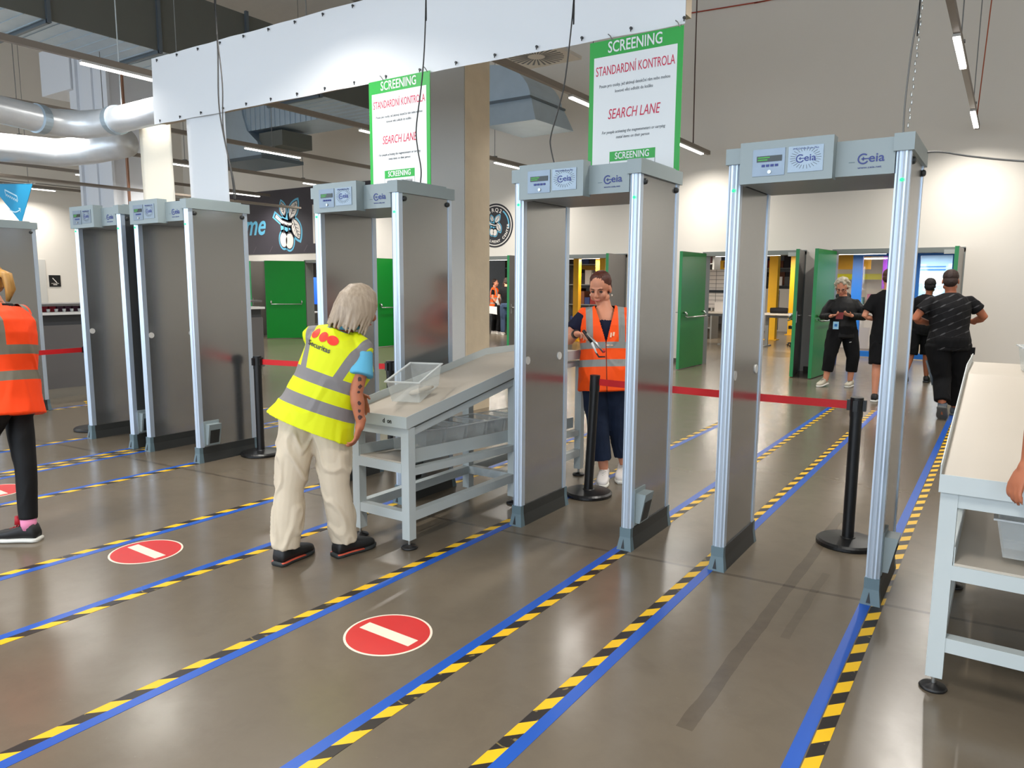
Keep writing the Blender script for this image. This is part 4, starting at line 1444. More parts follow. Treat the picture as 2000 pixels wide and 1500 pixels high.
def shelving(x0, x1, y, label, where, rows=4):
    t = thing('storage_rack', label, 'rack', ((x0 + x1) / 2, y, 0))
    for xx in (x0, x1 - 0.05):
        part('upright', MB().box(xx, xx + 0.05, y, y + 0.6, 0, 3.0), gst, t, world=True)
    for r_ in range(rows):
        z_ = 0.3 + r_ * 0.62
        part('shelf', MB().box(x0 + 0.05, x1 - 0.05, y, y + 0.6, z_, z_ + 0.03), gst, t, world=True)
        xx = x0 + 0.08
        while xx < x1 - 0.35:
            w_ = rng.uniform(0.18, 0.4)
            if xx + w_ > x1 - 0.06:
                break
            k = rng.randrange(5)
            o = part('stock_box', MB().box(xx, xx + w_ - 0.02, y + 0.05, y + 0.45, z_ + 0.03, z_ + 0.03 + rng.uniform(0.2, 0.5)), goods[k])
            tag(o, '%s stock box on the storage rack %s' % (gn[k], where), 'box', '%s boxes on the rack %s' % (gn[k], where))
            xx += w_


shelving(-10.4, -8.2, 16.6, 'grey storage rack full of stock behind the orange vest woman', 'behind the orange vest woman')
shelving(-8.1, -5.9, 17.2, 'grey storage rack seen right of the orange vest woman', 'right of the orange vest woman')
shelving(-7.2, -4.6, 23.6, 'far storage rack behind the yellow columns of the middle doorway', 'behind the yellow columns')
shelving(-23.6, -20.6, 15.0, 'dark storage rack in the leftmost doorway', 'in the leftmost doorway')
shelving(-15.2, -11.4, 20.0, 'grey storage rack behind the group of three', 'behind the three people')

bl = thing('blue_screen', 'bright blue folding screen in the left doorway beside the green leaf', 'screen', (-18.3, 13.1, 0))
part('panel', MB().box(-18.75, -17.2, 13.1, 13.16, 0.85, 1.75), mat('bright blue', rgb(16, 92, 214), 0.5), bl, world=True)
part('leg', MB().box(-18.6, -18.55, 13.1, 13.15, 0, 0.85), gst, bl, world=True)
part('leg', MB().box(-17.4, -17.35, 13.1, 13.15, 0, 0.85), gst, bl, world=True)
tag(part('black_crate', MB().box(-18.7, -18.2, 12.5, 12.9, 0.62, 0.9).bevel(0.01), darkm), 'black crate on the small trolley before the blue screen', 'crate')
tr = thing('trolley', 'small wire trolley before the blue screen in the left doorway', 'trolley', (-18.2, 12.7, 0))
part('top', MB().box(-18.8, -17.6, 12.45, 12.95, 0.58, 0.62), whitem, tr, world=True)
part('tray', MB().box(-18.8, -17.6, 12.45, 12.95, 0.2, 0.23), gst, tr, world=True)
for xx in (-18.78, -17.65):
    for yy_ in (12.47, 12.9):
        part('post', MB().box(xx, xx + 0.03, yy_, yy_ + 0.03, 0, 0.58), gst, tr, world=True)

# blue framed glass partition and bright wall graphic in the right doorway
gp = thing('glass_partition', 'blue framed glass partition in the right doorway', 'partition', (-0.9, 13.9, 0))
for xx, w_ in ((-1.66, 0.2), (-0.98, 0.08), (-0.46, 0.1), (0.22, 0.1)):
    part('post', MB().box(xx, xx + w_, 13.85, 13.95, 0, 2.5), blu, gp, world=True)
part('bottom_rail', MB().box(-1.46, 0.22, 13.86, 13.94, 0.02, 0.14), blu, gp, world=True)
part('top_rail', MB().box(-1.66, 0.32, 13.86, 13.94, 2.2, 2.34), blu, gp, world=True)
for xa, xb in ((-1.46, -0.98), (-0.90, -0.46), (-0.36, 0.22)):
    part('pane', MB().box(xa, xb, 13.895, 13.905, 0.14, 2.2), gl, gp, world=True)
tag(part('blue_bin', MB().loft([((-1.66, 11.95, 0), (0.12, 0, 0), (0, 0.12, 0)), ((-1.66, 11.95, 0.55), (0.15, 0, 0), (0, 0.15, 0))], 20), mat('navy bin', rgb(18, 60, 130), 0.45)), 'blue waste bin behind the legs of the woman with the phone', 'bin')
wg = thing('wall_graphic', 'pale blue wall graphic behind the large man in the right doorway', 'poster', (0, 15.6, 1.5))
part('sheet', MB().box(-0.75, 0.9, 15.6, 15.64, 1.12, 2.6), mat('pale blue graphic', rgb(150, 196, 236), 0.5), wg, world=True)
part('white_bands', MB().box(-0.75, 0.9, 15.592, 15.6, 1.62, 1.76).box(-0.75, 0.9, 15.592, 15.6, 1.28, 1.34), whitem, wg, world=True)
part('blue_lines', MB().box(-0.75, 0.0, 15.592, 15.6, 1.92, 1.955).box(-0.75, 0.0, 15.592, 15.6, 1.99, 2.02), blu, wg, world=True)
lettering(wg, 'ROZVOJ SE TE', 0.07, (-0.1, 15.59, 1.54), X, Z, mat('grey blue print', rgb(110, 140, 170), 0.6), world=True)
part('beige_panelling', MB().box(-0.75, 0.9, 15.6, 15.64, 0.0, 1.12), mat('beige boards', rgb(206, 192, 170), 0.6), wg, world=True)
part('board_joints', strokes([([(-0.7 + 0.13 * k, 0.0), (-0.7 + 0.13 * k, 1.12)], 0.012) for k in range(12)], (0, 15.598, 0), X, Z), gst, wg, world=True)
pp2 = thing('purple_banner', 'purple banner with an orange star at the edge of the right doorway', 'banner', (-0.98, 15.2, 1.8))
part('sheet', MB().box(-1.24, -0.75, 15.2, 15.23, 1.5, 4.79), mat('purple', rgb(110, 30, 150), 0.5), pp2, world=True)
part('star', flat_poly([(0.11 * (1 if k % 2 == 0 else 0.5) * math.sin(PI * k / 5), 0.11 * (1 if k % 2 == 0 else 0.5) * math.cos(PI * k / 5)) for k in range(10)], (-1.02, 15.199, 1.93), X, Z), mat('orange star', rgb(240, 140, 40), 0.5), pp2, world=True)
lr = thing('display_counter', 'pale display counter with colourful items behind the glass partition', 'counter', (-1.4, 16.5, 0))
part('body', MB().box(-2.6, -0.8, 16.4, 17.0, 0, 1.1), pgm, lr, world=True)
part('yellow_band', MB().box(-2.9, -1.2, 16.36, 16.4, 1.72, 1.86), mat('lemon', rgb(232, 224, 20), 0.5), lr, world=True)
part('back_panel', MB().box(-3.0, -0.8, 17.0, 17.05, 0, 2.6), mat('cream board', rgb(232, 222, 206), 0.6), lr, world=True)
for k, (cc, nm) in enumerate(((rgb(60, 150, 150), 'teal'), (rgb(210, 90, 140), 'pink'), (rgb(40, 60, 90), 'navy'), (rgb(230, 230, 230), 'white'))):
    tag(part('display_item', MB().box(-2.0 + 0.28 * k, -1.8 + 0.28 * k, 16.5, 16.7, 1.101, 1.28 + 0.08 * (k % 2)), mat('item ' + nm, cc, 0.5)), nm + ' item on the display counter behind the glass partition', 'display item')

# roll-up poster with a face beside the woman in the orange vest
ps = thing('face_poster', 'roll up poster with a printed face left of the orange vest woman', 'poster', (-8.85, 13.0, 0))
part('sheet', MB().box(-9.25, -8.35, 13.0, 13.01, 0.05, 1.22), mat('poster white', rgb(226, 220, 214), 0.6), ps, world=True)
art('hair_shape', [ell2d(-8.66, 0.93, 0.17, 0.24)], 0.001, mat('poster dark hair', rgb(50, 30, 26), 0.6), ps, 13.0)
art('face_shape', [ell2d(-8.66, 0.89, 0.12, 0.17)], 0.0025, mat('poster skin', rgb(214, 150, 110), 0.6), ps, 13.0)
art('orange_shape', [[(-8.9, 0.3), (-8.42, 0.3), (-8.48, 0.68), (-8.84, 0.68)]], 0.001, mat('poster orange', rgb(230, 120, 40), 0.6), ps, 13.0)
art('face_marks', [ell2d(-8.71, 0.93, 0.022, 0.009), ell2d(-8.61, 0.93, 0.022, 0.009), ell2d(-8.66, 0.81, 0.04, 0.012)], 0.004, mat('poster dark hair', rgb(50, 30, 26), 0.6), ps, 13.0)
part('base', MB().box(-9.3, -8.3, 12.93, 13.08, 0, 0.05), steel, ps, world=True)

# warehouse lamps
wl_ = None
for (lx, ly, wn) in ((-8.7, 14.3, 'above the head of the orange vest woman'), (-6.2, 16.4, 'above the left desk of the middle doorway'), (-3.9, 13.6, 'above the black roll'), (-1.6, 12.6, 'above the woman with the phone'),
                     (-11.3, 14.0, 'above the group of three people'), (-4.9, 19.5, 'behind the first yellow column of the middle doorway'), (-18.4, 12.2, 'above the blue screen'), (-0.4, 14.8, 'before the pale blue wall graphic'), (-21.5, 13.0, 'in the leftmost doorway'), (-14.0, 14.0, 'behind the third gate')):
    if wl_ is None:
        wl_ = thing('warehouse_lamp', '', 'lamp', group='linear lamps in the warehouse')
        part('housing', MB().box(-0.75, 0.75, -0.05, 0.05, 0.0, 0.05), whitem, wl_)
        part('diffuser', MB().box(-0.74, 0.74, -0.04, 0.04, -0.02, -0.0005), ledm, wl_)
        part('hanger', MB().cyl((0, 0, 0.05), (0, 0, 2.56), 0.006, 6), rodm, wl_)
        area_light('lamp_light', (0, 0, -0.03), (0, 0, 0), 1.4, 0.08, 75.0, (1.0, 0.93, 0.82), wl_)
        q = wl_
    else:
        q = copy_tree(wl_)
    q.location = (lx, ly, 1.56 + 0.58 * (ly + 3.85) / 14.15 - 0.02)
    q['label'] = 'linear lamp hanging in the warehouse ' + wn

# ------------------------------------------------------------------ people


def solid(name, mb, material, parent, voxel=0.008, smooth=4, wrinkle=0.0, wscale=12.0, wdir=None, cut=None, attr=None, world=True):
    """one continuous skin grown round the collected shapes"""
    me0 = mb.mesh(name)
    o = bpy.data.objects.new(name, me0)
    C.objects.link(o)
    r = o.modifiers.new('r', 'REMESH')
    r.mode = 'VOXEL'
    r.voxel_size = voxel
    r.adaptivity = 0
    if smooth:
        s_ = o.modifiers.new('s', 'SMOOTH')
        s_.factor = 0.5
        s_.iterations = smooth
    bpy.context.view_layer.update()
    me = bpy.data.meshes.new_from_object(o.evaluated_get(bpy.context.evaluated_depsgraph_get()))
    bpy.data.objects.remove(o)
    bpy.data.meshes.remove(me0)
    me.name = name
    if wrinkle or cut:
        bm = bmesh.new()
        bm.from_mesh(me)
        if wrinkle:
            bm.normal_update()
            wd = wdir or V((1, 1, 0.45))
            for v in bm.verts:
                q = V((v.co.x * wd.x, v.co.y * wd.y, v.co.z * wd.z)) * wscale
                q += 0.6 * V((noise.noise(q * 0.4), noise.noise(q * 0.4 + V((5, 5, 5))), noise.noise(q * 0.4 + V((9, 2, 7)))))
                k = max(0.0, 1 - abs(noise.noise(q)) * 4.5)
                v.co += v.normal * wrinkle * (k * 1.1 - 0.35 + 0.7 * noise.noise(q * 0.5))
        if cut:
            dead = [f for f in bm.faces if cut(f.calc_center_median())]
            bmesh.ops.delete(bm, geom=dead, context='FACES')
        bm.to_mesh(me)
        bm.free()
    if attr:
        for nm, fn in attr.items():
            at = me.attributes.new(nm, 'FLOAT', 'POINT')
            at.data.foreach_set('value', [fn(v.co) for v in me.vertices])
    if world and parent:
        d = wloc(parent)
        for v in me.vertices:
            v.co -= d
    return link(name, me, material, parent, smooth=True)


def frame_at(c, f, u):
    """matrix with columns side, front, up"""
    f = V(f).normalized()
    u = V(u)
    u = (u - f * u.dot(f)).normalized()
    s_ = f.cross(u)
    return Matrix((s_, f, u)).transposed()


def limb(mb, pts, rs, n=12, flat=False):
    """tapered limb through joints with rounded ends"""
    P = [V(p) for p in pts]
    d0 = (P[0] - P[1]).normalized()
    d1 = (P[-1] - P[-2]).normalized()
    if flat:
        mb.tube([P[0] + d0 * rs[0] * 0.6] + P, [rs[0] * 0.6] + list(rs), n)
        return
    mb.tube([P[0] + d0 * rs[0] * 0.6] + P + [P[-1] + d1 * rs[-1] * 0.6], [rs[0] * 0.6] + list(rs) + [rs[-1] * 0.6], n)


def hand(mb, wr, fi, palm_n, s=1.0, curl=0.4, thumb=1):
    """palm, four fingers of different lengths and a thumb; palm_n = direction the palm faces"""
    wr, fi = V(wr), V(fi)
    d = (fi - wr).normalized()
    n = V(palm_n)
    n = (n - d * n.dot(d)).normalized()
    sd = d.cross(n) * thumb
    pal = wr + d * 0.055 * s
    M3 = Matrix((sd, d, n)).transposed()
    mb.ball(pal, 0.042 * s, 0.056 * s, 0.017 * s, M3, 14)
    limb(mb, [wr - d * 0.03 * s, wr + d * 0.03 * s], [0.026 * s, 0.027 * s], 10)
    for k, (off, ln) in enumerate(((0.031, 0.070), (0.0105, 0.080), (-0.0105, 0.075), (-0.031, 0.058))):
        b0_ = wr + d * 0.092 * s + sd * off * s
        c = curl * (1 + 0.12 * k)
        spread_ = sd * off * 0.9
        d1 = (d * math.cos(c * 0.5) + n * math.sin(c * 0.5) + spread_ * 2).normalized()
        d2 = (d * math.cos(c * 1.3) + n * math.sin(c * 1.3) + spread_ * 2).normalized()
        d3 = (d * math.cos(c * 2.0) + n * math.sin(c * 2.0) + spread_ * 2).normalized()
        p1 = b0_ + d1 * ln * 0.45 * s
        p2 = p1 + d2 * ln * 0.32 * s
        p3 = p2 + d3 * ln * 0.25 * s
        mb.tube([b0_ - d * 0.02 * s, b0_, p1, p2, p3], [0.0095 * s, 0.0095 * s, 0.0088 * s, 0.008 * s, 0.0055 * s], 8)
    t0 = wr + d * 0.03 * s + sd * 0.026 * s
    t1 = t0 + (sd * 0.75 + d * 0.6 + n * 0.25).normalized() * 0.038 * s
    t2 = t1 + (sd * 0.35 + d * 0.85 + n * 0.4).normalized() * 0.032 * s
    mb.tube([t0 - sd * 0.01 * s, t0, t1, t2], [0.013 * s, 0.0125 * s, 0.0105 * s, 0.007 * s], 8)


def head_shape(mb, c, f, u, s=1.0):
    M3 = frame_at(c, f, u)
    c = V(c)

    def P(x, y, z):
        return c + M3 @ V((x, y, z)) * s
    mb.ball(P(0, -0.012, 0.028), 0.074 * s, 0.094 * s, 0.086 * s, M3, 20)
    mb.ball(P(0, 0.03, -0.035), 0.058 * s, 0.056 * s, 0.076 * s, M3, 18)
    mb.ball(P(0, 0.058, -0.094), 0.026 * s, 0.024 * s, 0.021 * s, M3, 12)
    mb.ball(P(0, 0.072, 0.018), 0.047 * s, 0.016 * s, 0.013 * s, M3, 12)
    for sx_ in (-1, 1):
        mb.ball(P(sx_ * 0.036, 0.056, -0.035), 0.026 * s, 0.024 * s, 0.026 * s, M3, 12)
        mb.ball(P(sx_ * 0.05, 0.018, -0.065), 0.02 * s, 0.04 * s, 0.025 * s, M3, 12)
        mb.ball(P(sx_ * 0.075, -0.008, -0.016), 0.009 * s, 0.018 * s, 0.029 * s, M3, 12)
    mb.tube([P(0, 0.078, 0.012), P(0, 0.094, -0.012), P(0, 0.105, -0.032)], [0.010 * s, 0.011 * s, 0.013 * s], 10)
    mb.ball(P(0, 0.097, -0.036), 0.018 * s, 0.013 * s, 0.010 * s, M3, 12)
    mb.ball(P(0, 0.080, -0.062), 0.023 * s, 0.012 * s, 0.007 * s, M3, 12)
    mb.ball(P(0, 0.079, -0.073), 0.020 * s, 0.012 * s, 0.007 * s, M3, 12)
    return P, M3


skinm = mat('skin light', rgb(208, 142, 112), 0.5, spec=0.35, var=0.06, vscale=14)
skint = mat('skin tan', rgb(172, 104, 74), 0.5, spec=0.35, var=0.08, vscale=14)
lipm = mat('lips', rgb(176, 92, 84), 0.5)
eyew = mat('eye white', rgb(222, 216, 208), 0.3)
eyed = mat('eye dark', rgb(40, 28, 22), 0.3)


def face(par, P, M3, s, brow, closed=False):
    """eyes, brows and mouth"""
    for sx_ in (-1, 1):
        e = MB().ball(P(sx_ * 0.031, 0.073, -0.004), 0.0135 * s, 0.010 * s, 0.0075 * s, M3, 12)
        part('eye', e, eyed if closed else eyew, par, True, world=True)
        if not closed:
            part('iris', MB().ball(P(sx_ * 0.031, 0.081, -0.005), 0.006 * s, 0.004 * s, 0.006 * s, M3, 10), eyed, par, True, world=True)
        b_ = MB().tube([P(sx_ * 0.014, 0.089, 0.016), P(sx_ * 0.031, 0.087, 0.022), P(sx_ * 0.048, 0.074, 0.017)], [0.0025 * s, 0.0035 * s, 0.002 * s], 6)
        part('eyebrow', b_, brow, par, True, world=True)
    mo = MB().tube([P(-0.024, 0.078, -0.069), P(-0.01, 0.0905, -0.0665), P(0.01, 0.0905, -0.0665), P(0.024, 0.078, -0.069)], [0.0025 * s, 0.005 * s, 0.005 * s, 0.0025 * s], 8)
    part('mouth', mo, lipm, par, True, world=True)


def torso_secs(J, w, dpt, add, z_lo, shw, lo_flare=1.0):
    """rings from the hem up to the shoulders; w, dpt scale width and depth; add = ease of the cloth"""
    pel, wai, che, nk = V(J['pelvis']), V(J['waist']), V(J['chest']), V(J['neck'])
    latb = (V(J['hipR']) - V(J['hipL'])).normalized()
    latt = (V(J['shR']) - V(J['shL'])).normalized()
    shc = (V(J['shR']) + V(J['shL'])) / 2
    a = (wai - pel).normalized()
    lo = pel + a * z_lo
    out = []

    def sec(c, lat, rx, ry, t):
        lat = (lat - t * lat.dot(t)).normalized()
        fr_ = lat.cross(t) * -1
        out.append((c, lat * (rx * w + add), fr_ * (ry * dpt + add)))
    up_b = (wai - pel).normalized()
    up_m = (che - wai).normalized()
    up_t = (shc - che)
    up_t = (up_m + (nk - che).normalized()).normalized()
    sec(lo, latb, 0.165 * lo_flare, 0.118 * lo_flare, up_b)
    sec(pel + (wai - pel) * 0.15, latb, 0.172, 0.124, up_b)
    sec(wai, (latb + latt).normalized(), 0.150, 0.112, (up_b + up_m).normalized())
    sec(wai + (che - wai) * 0.55, latt, 0.160, 0.120, up_m)
    sec(che, latt, 0.168, 0.120, up_m)
    half = (V(J['shR']) - V(J['shL'])).length / 2
    sec(che + (shc - che) * 0.62, latt, (half * 0.98) / w * shw, 0.105, up_t)
    sec(shc + up_t * 0.012, latt, (half * 0.80) / w * shw, 0.082, up_t)
    sec(shc + up_t * 0.040, latt, (half * 0.56) / w * shw, 0.068, up_t)
    sec(shc + up_t * 0.066, latt, 0.070 / w * shw, 0.056, up_t)
    return out


def shoe(par, heel, toe, m_, sole_m, width=0.092, ank=None, lace=None, tread=None):
    h, t = V(heel), V(toe)
    d = t - h
    L = d.length
    d.normalize()
    u = Z - d * d.z
    u.normalize()
    s_ = d.cross(u)
    wv = width / 2
    prof = [(0.0, 0.75, 0.055), (0.06, 0.9, 0.095), (0.25, 0.85, 0.098), (0.42, 0.9, 0.078), (0.62, 1.05, 0.06), (0.82, 1.0, 0.05), (0.95, 0.75, 0.04), (1.0, 0.35, 0.03)]
    mb = MB()
    mb.loft([(h + d * L * a + u * (0.018 + hh / 2), s_ * wv * ww, u * hh / 2) for a, ww, hh in prof], 18, ex=2.6)
    o = part('shoe', mb, m_, par, True, world=True)
    sb_ = MB()
    sb_.loft([(h + d * (L * a + (0.012 if a == 1.0 else (-0.008 if a == 0 else 0))) + u * 0.013, s_ * wv * ww * 1.1, u * 0.013) for a, ww, hh in prof], 18, ex=4)
    so = part('sole', sb_, sole_m, o, True)
    so_d = wloc(par)
    for v in so.data.vertices:
        v.co -= so_d
    if tread:
        tb_ = MB()
        tb_.loft([(h + d * (L * a + (0.010 if a == 1.0 else (-0.007 if a == 0 else 0))) + u * 0.021, s_ * wv * ww * 1.13, u * 0.004) for a, ww, hh in prof[:5]], 18, ex=4)
        q = part('sole_stripe', tb_, tread, o, True)
        for v in q.data.vertices:
            v.co -= so_d
    if lace:
        lb = MB()
        for k in range(4):
            a = 0.40 + 0.075 * k
            hh = 0.098 - (a - 0.25) * 0.115
            c = h + d * L * a + u * (hh + 0.02)
            lb.tube([c - s_ * wv * 0.5 - u * 0.006, c + u * 0.003, c + s_ * wv * 0.5 - u * 0.006], 0.0035, 6)
        q = part('laces', lb, lace, o, True)
        for v in q.data.vertices:
            v.co -= so_d
    return o


def build_person(label, J, o):
    """o: skin, w, d, top, sleeve, trousers, leg_to, shoe..., face and head directions"""
    J = {k: V(v) for k, v in J.items()}
    base = (J['heelL'] + J['heelR']) / 2
    base.z = 0
    root = thing('person', label, 'person', base)
    vx = o.get('vox', 0.008)
    w, dp = o.get('w', 1.0), o.get('d', 1.0)
    lm = o.get('limb', 1.0)
    # ---- body: one continuous skin
    mb = MB()
    P, M3 = head_shape(mb, J['head'], o['hf'], o.get('hu', Z), o.get('hs', 1.0))
    hs = o.get('hs', 1.0)
    limb(mb, [J['neck'] - (J['head'] - J['neck']).normalized() * 0.05, J['neck'], P(0, -0.015, -0.055)], [0.058 * w ** .5, 0.052 * w ** .5, 0.050 * w ** .5], 14)
    mb.loft(torso_secs(J, w * 0.93, dp * 0.92, -0.006, -0.06, 0.9), 20)
    for sd in 'LR':
        sh, elb, wr, fi = J['sh' + sd], J['el' + sd], J['wr' + sd], J['fi' + sd]
        fa = elb + (wr - elb) * 0.28
        limb(mb, [sh + (J['chest'] - sh) * 0.14 - Z * 0.02, sh + (elb - sh) * 0.5, elb, fa, wr], [0.040 * lm, 0.044 * lm, 0.037 * lm, 0.040 * lm, 0.025 * lm])
        pn = o.get('palm' + sd) or (M3 @ V((-1 if sd == 'R' else 1, 0.2, 0)))
        hand(mb, wr, fi, pn, o.get('hand', 0.95), o.get('curl' + sd, 0.45), o.get('thumb' + sd, 1 if sd == 'R' else -1))
        hp, kn, an = J['hip' + sd], J['kn' + sd], J['an' + sd]
        lg = lm * min(1.0, o.get('leg_w', 1.0)) if o.get('leg_to', 1.0) > 0 else lm
        ca = kn + (an - kn) * 0.3
        limb(mb, [hp, hp + (kn - hp) * 0.5, kn, ca, an], [0.085 * lg, 0.075 * lg, 0.053 * lg, 0.053 * lg, 0.034 * lm])
        heel, toe = J['heel' + sd], J['toe' + sd]
        fd_ = toe - heel
        limb(mb, [an, heel + fd_ * 0.3 + Z * 0.045, heel + fd_ * 0.7 + Z * 0.035], [0.033, 0.035, 0.028], 10)
    body = solid('body', mb, o['skin'], root, vx * 0.8, 3)
    if o.get('face', True):
        face(root, P, M3, hs, o.get('brow', eyed), o.get('closed', False))
    # ---- top
    arms = o.get('sleeve', 'short')
    tb = MB()
    tb.loft(torso_secs(J, w, dp, 0.010, o.get('top_lo', -0.02), 1.0), 24)
    for sd in 'LR':
        sh, elb, wr = J['sh' + sd], J['el' + sd], J['wr' + sd]
        ti = sh + (J['chest'] - sh) * 0.25
        if arms == 'short':
            k = o.get('sleeve_len', 0.62)
            limb(tb, [ti, sh + (J['chest'] - sh) * 0.05 - Z * 0.012, sh + (elb - sh) * k], [0.050 * lm, 0.054 * lm, 0.063 * lm * o.get('sleeve_w', 1.0)], 16, True)
        else:
            limb(tb, [ti, sh + (J['chest'] - sh) * 0.05 - Z * 0.012, sh + (elb - sh) * 0.5, elb, elb + (wr - elb) * 0.5, elb + (wr - elb) * 0.97], [0.052 * lm, 0.055 * lm, 0.064 * lm, 0.057 * lm, 0.052 * lm, 0.042 * lm], 16, True)
    if o.get('hood'):
        tb.ball(J['neck'] - V(o['bf']).normalized() * 0.07 + Z * 0.01, 0.12, 0.08, 0.07)
    tcut = None
    if o.get('scoop'):
        bfv, nkv = V(o['bf']).normalized(), J['neck']
        sdv = bfv.cross(Z)

        def tcut(c):
            q = c - nkv
            return q.dot(bfv) > -0.03 and q.z > -o['scoop'] and abs(q.dot(sdv)) < 0.085 - max(0.0, -q.z) * 0.25
    top = solid('top', tb, o['top'], root, vx, 7, o.get('top_wr', 0.004), 9, None, tcut)
    # ---- trousers
    pm_ = MB()
    k = o.get('leg_to', 1.0)      # fraction of the shin that is covered, negative = above the knee
    tl = o.get('leg_w', 1.0)
    pel = J['pelvis']
    secs = torso_secs(J, w * 0.98, dp * 1.02, 0.012, -0.07, 1.0)[:3]
    pm_.loft([secs[0], secs[1], (secs[1][0] + (secs[2][0] - secs[1][0]) * 0.35, secs[1][1] * 0.96, secs[1][2] * 0.96)], 22)
    for sd in 'LR':
        hp, kn, an = J['hip' + sd], J['kn' + sd], J['an' + sd]
        if k >= 0:
            pts = [hp + Z * 0.02, hp + (kn - hp) * 0.5, kn, kn + (an - kn) * 0.5 * k, kn + (an - kn) * k]
            rs = [0.108 * lm * tl, 0.098 * lm * tl, 0.080 * lm * tl, 0.076 * lm * tl * o.get('hem_w', 1.0), 0.070 * lm * tl * o.get('hem_w', 1.0)]
        else:
            pts = [hp + Z * 0.02, hp + (kn - hp) * 0.5, kn + (hp - kn) * (-k)]
            rs = [0.11 * lm * tl, 0.105 * lm * tl, 0.10 * lm * tl]
        limb(pm_, pts, rs, 18, True)
    solid('trousers', pm_, o['trousers'], root, vx, 4, o.get('tr_wr', 0.006), o.get('tr_ws', 9), o.get('tr_wd'))
    # ---- shoes
    for sd in 'LR':
        shoe(root, J['heel' + sd], J['toe' + sd], o['shoe'], o['sole'], o.get('shoe_w', 0.092), lace=o.get('lace'), tread=o.get('tread'))
    # ---- vest
    vest = None
    if o.get('vest'):
        a = (J['neck'] - J['pelvis']).normalized()
        lat = (J['shR'] - J['shL'])
        lat = (lat - a * lat.dot(a)).normalized()
        fr_ = V(o['bf'])
        fr_ = (fr_ - a * fr_.dot(a) - lat * fr_.dot(lat)).normalized()
        org = V(J['pelvis'])
        vb = MB()
        ss = torso_secs(J, w * 1.04, dp * 1.06, o.get('vest_ease', 0.022), o['vest_lo'], 1.06, o.get('vest_flare', 1.12))
        vb.loft(ss, 28)
        for sd in 'LR':
            sh = J['sh' + sd]
            inn = J['neck'] + (sh - J['neck']) * 0.42
            lim = sh + a * 0.008
            limb(vb, [inn - a * 0.02, lim - a * 0.014], [0.055, 0.062], 16)

        def cutf(c):
            q = c - org
            ty, tx_, tz = q.dot(fr_), q.dot(lat), q.dot(a)
            vz = o.get('vneck')
            if vz and ty > 0 and tz > vz and abs(tx_) < (tz - vz) * o.get('vslope', 0.42):
                return True
            # neck hole and armholes
            nk = (J['neck'] - org).dot(a)
            if tz > nk - 0.03 and abs(tx_) < o.get('neck_w', 0.068):
                return True
            return False
        vest = solid('vest', vb, o['vest'], root, vx * 0.8, 4, o.get('vest_wr', 0.006), 6, V((1, 1, 0.5)), cutf,
                     {'tz': lambda c: (c - org).dot(a), 'tx': lambda c: (c - org).dot(lat), 'ty': lambda c: (c - org).dot(fr_)})
    return root, J, P, M3, dict(body=body, top=top, vest=vest)


def vest_mat(name, col, bands, strip, zs, gray, fan=0.0, zip_=False):
    """high visibility cloth with two reflective bands and shoulder strips"""
    mt = bpy.data.materials.new(name)
    mt.use_nodes = True
    nt = mt.node_tree
    b = nt.nodes['Principled BSDF']

    def at(n):
        q = nt.nodes.new('ShaderNodeAttribute')
        q.attribute_name = n
        return q.outputs['Fac']
    tz, tx_, ty = at('tz'), at('tx'), at('ty')
    m_ = None
    for lo, hi in bands:
        k = band(nt, tz, lo, hi)
        m_ = k if m_ is None else nmath(nt, 'MAXIMUM', m_, k)
    ax = nmath(nt, 'ABSOLUTE', tx_)
    axf = nmath(nt, 'SUBTRACT', ax, nmath(nt, 'MULTIPLY', nmath(nt, 'SUBTRACT', tz, zs), fan))
    sv = nmath(nt, 'MULTIPLY', band(nt, axf, strip[0], strip[1]), nmath(nt, 'GREATER_THAN', tz, zs))
    m_ = nmath(nt, 'MAXIMUM', m_, sv)
    colr = nmix(nt, m_, col, gray)
    if zip_:
        z_ = nmath(nt, 'MULTIPLY', nmath(nt, 'LESS_THAN', ax, 0.004), nmath(nt, 'GREATER_THAN', ty, 0.0))
        colr = nmix(nt, z_, colr, tuple(c * 0.25 for c in col[:3]) + (1,))
    nt.links.new(colr, b.inputs['Base Color'])
    b.inputs['Roughness'].default_value = 0.6
    b.inputs['Specular IOR Level'].default_value = 0.3
    tcn = nt.nodes.new('ShaderNodeTexCoord')
    bp_ = nt.nodes.new('ShaderNodeBump')
    bp_.inputs['Strength'].default_value = 0.12
    bp_.inputs['Distance'].default_value = 0.01
    nt.links.new(tnoise(nt, tcn, 22.0, 4), bp_.inputs['Height'])
    nt.links.new(bp_.outputs['Normal'], b.inputs['Normal'])
    return mt


def stick_on(me, target, direction, off=0.002):
    """press a flat mesh onto the surface of target along direction (room coordinates)"""
    wm = Matrix.Translation(wloc(target))
    tm = target.data
    bvh = BVHTree.FromPolygons([wm @ v.co for v in tm.vertices], [p.vertices[:] for p in tm.polygons])
    d = V(direction).normalized()
    for v in me.vertices:
        h, n, i, dist = bvh.ray_cast(v.co - d * 0.4, d)
        if h is not None:
            v.co = h - d * off


def hair_mat(name, c1, c2, sc=60):
    mt = mat(name, c1, 0.45, spec=0.4)
    nt = mt.node_tree
    b = nt.nodes['Principled BSDF']
    tcn = nt.nodes.new('ShaderNodeTexCoord')
    mp = nt.nodes.new('ShaderNodeMapping')
    mp.inputs['Scale'].default_value = (1, 1, 0.12)
    nt.links.new(tcn.outputs['Object'], mp.inputs[0])
    n = nt.nodes.new('ShaderNodeTexNoise')
    n.inputs['Scale'].default_value = sc
    n.inputs['Detail'].default_value = 3
    nt.links.new(mp.outputs[0], n.inputs['Vector'])
    nt.links.new(nmix(nt, n.outputs['Fac'], c1, c2), b.inputs['Base Color'])
    return mt


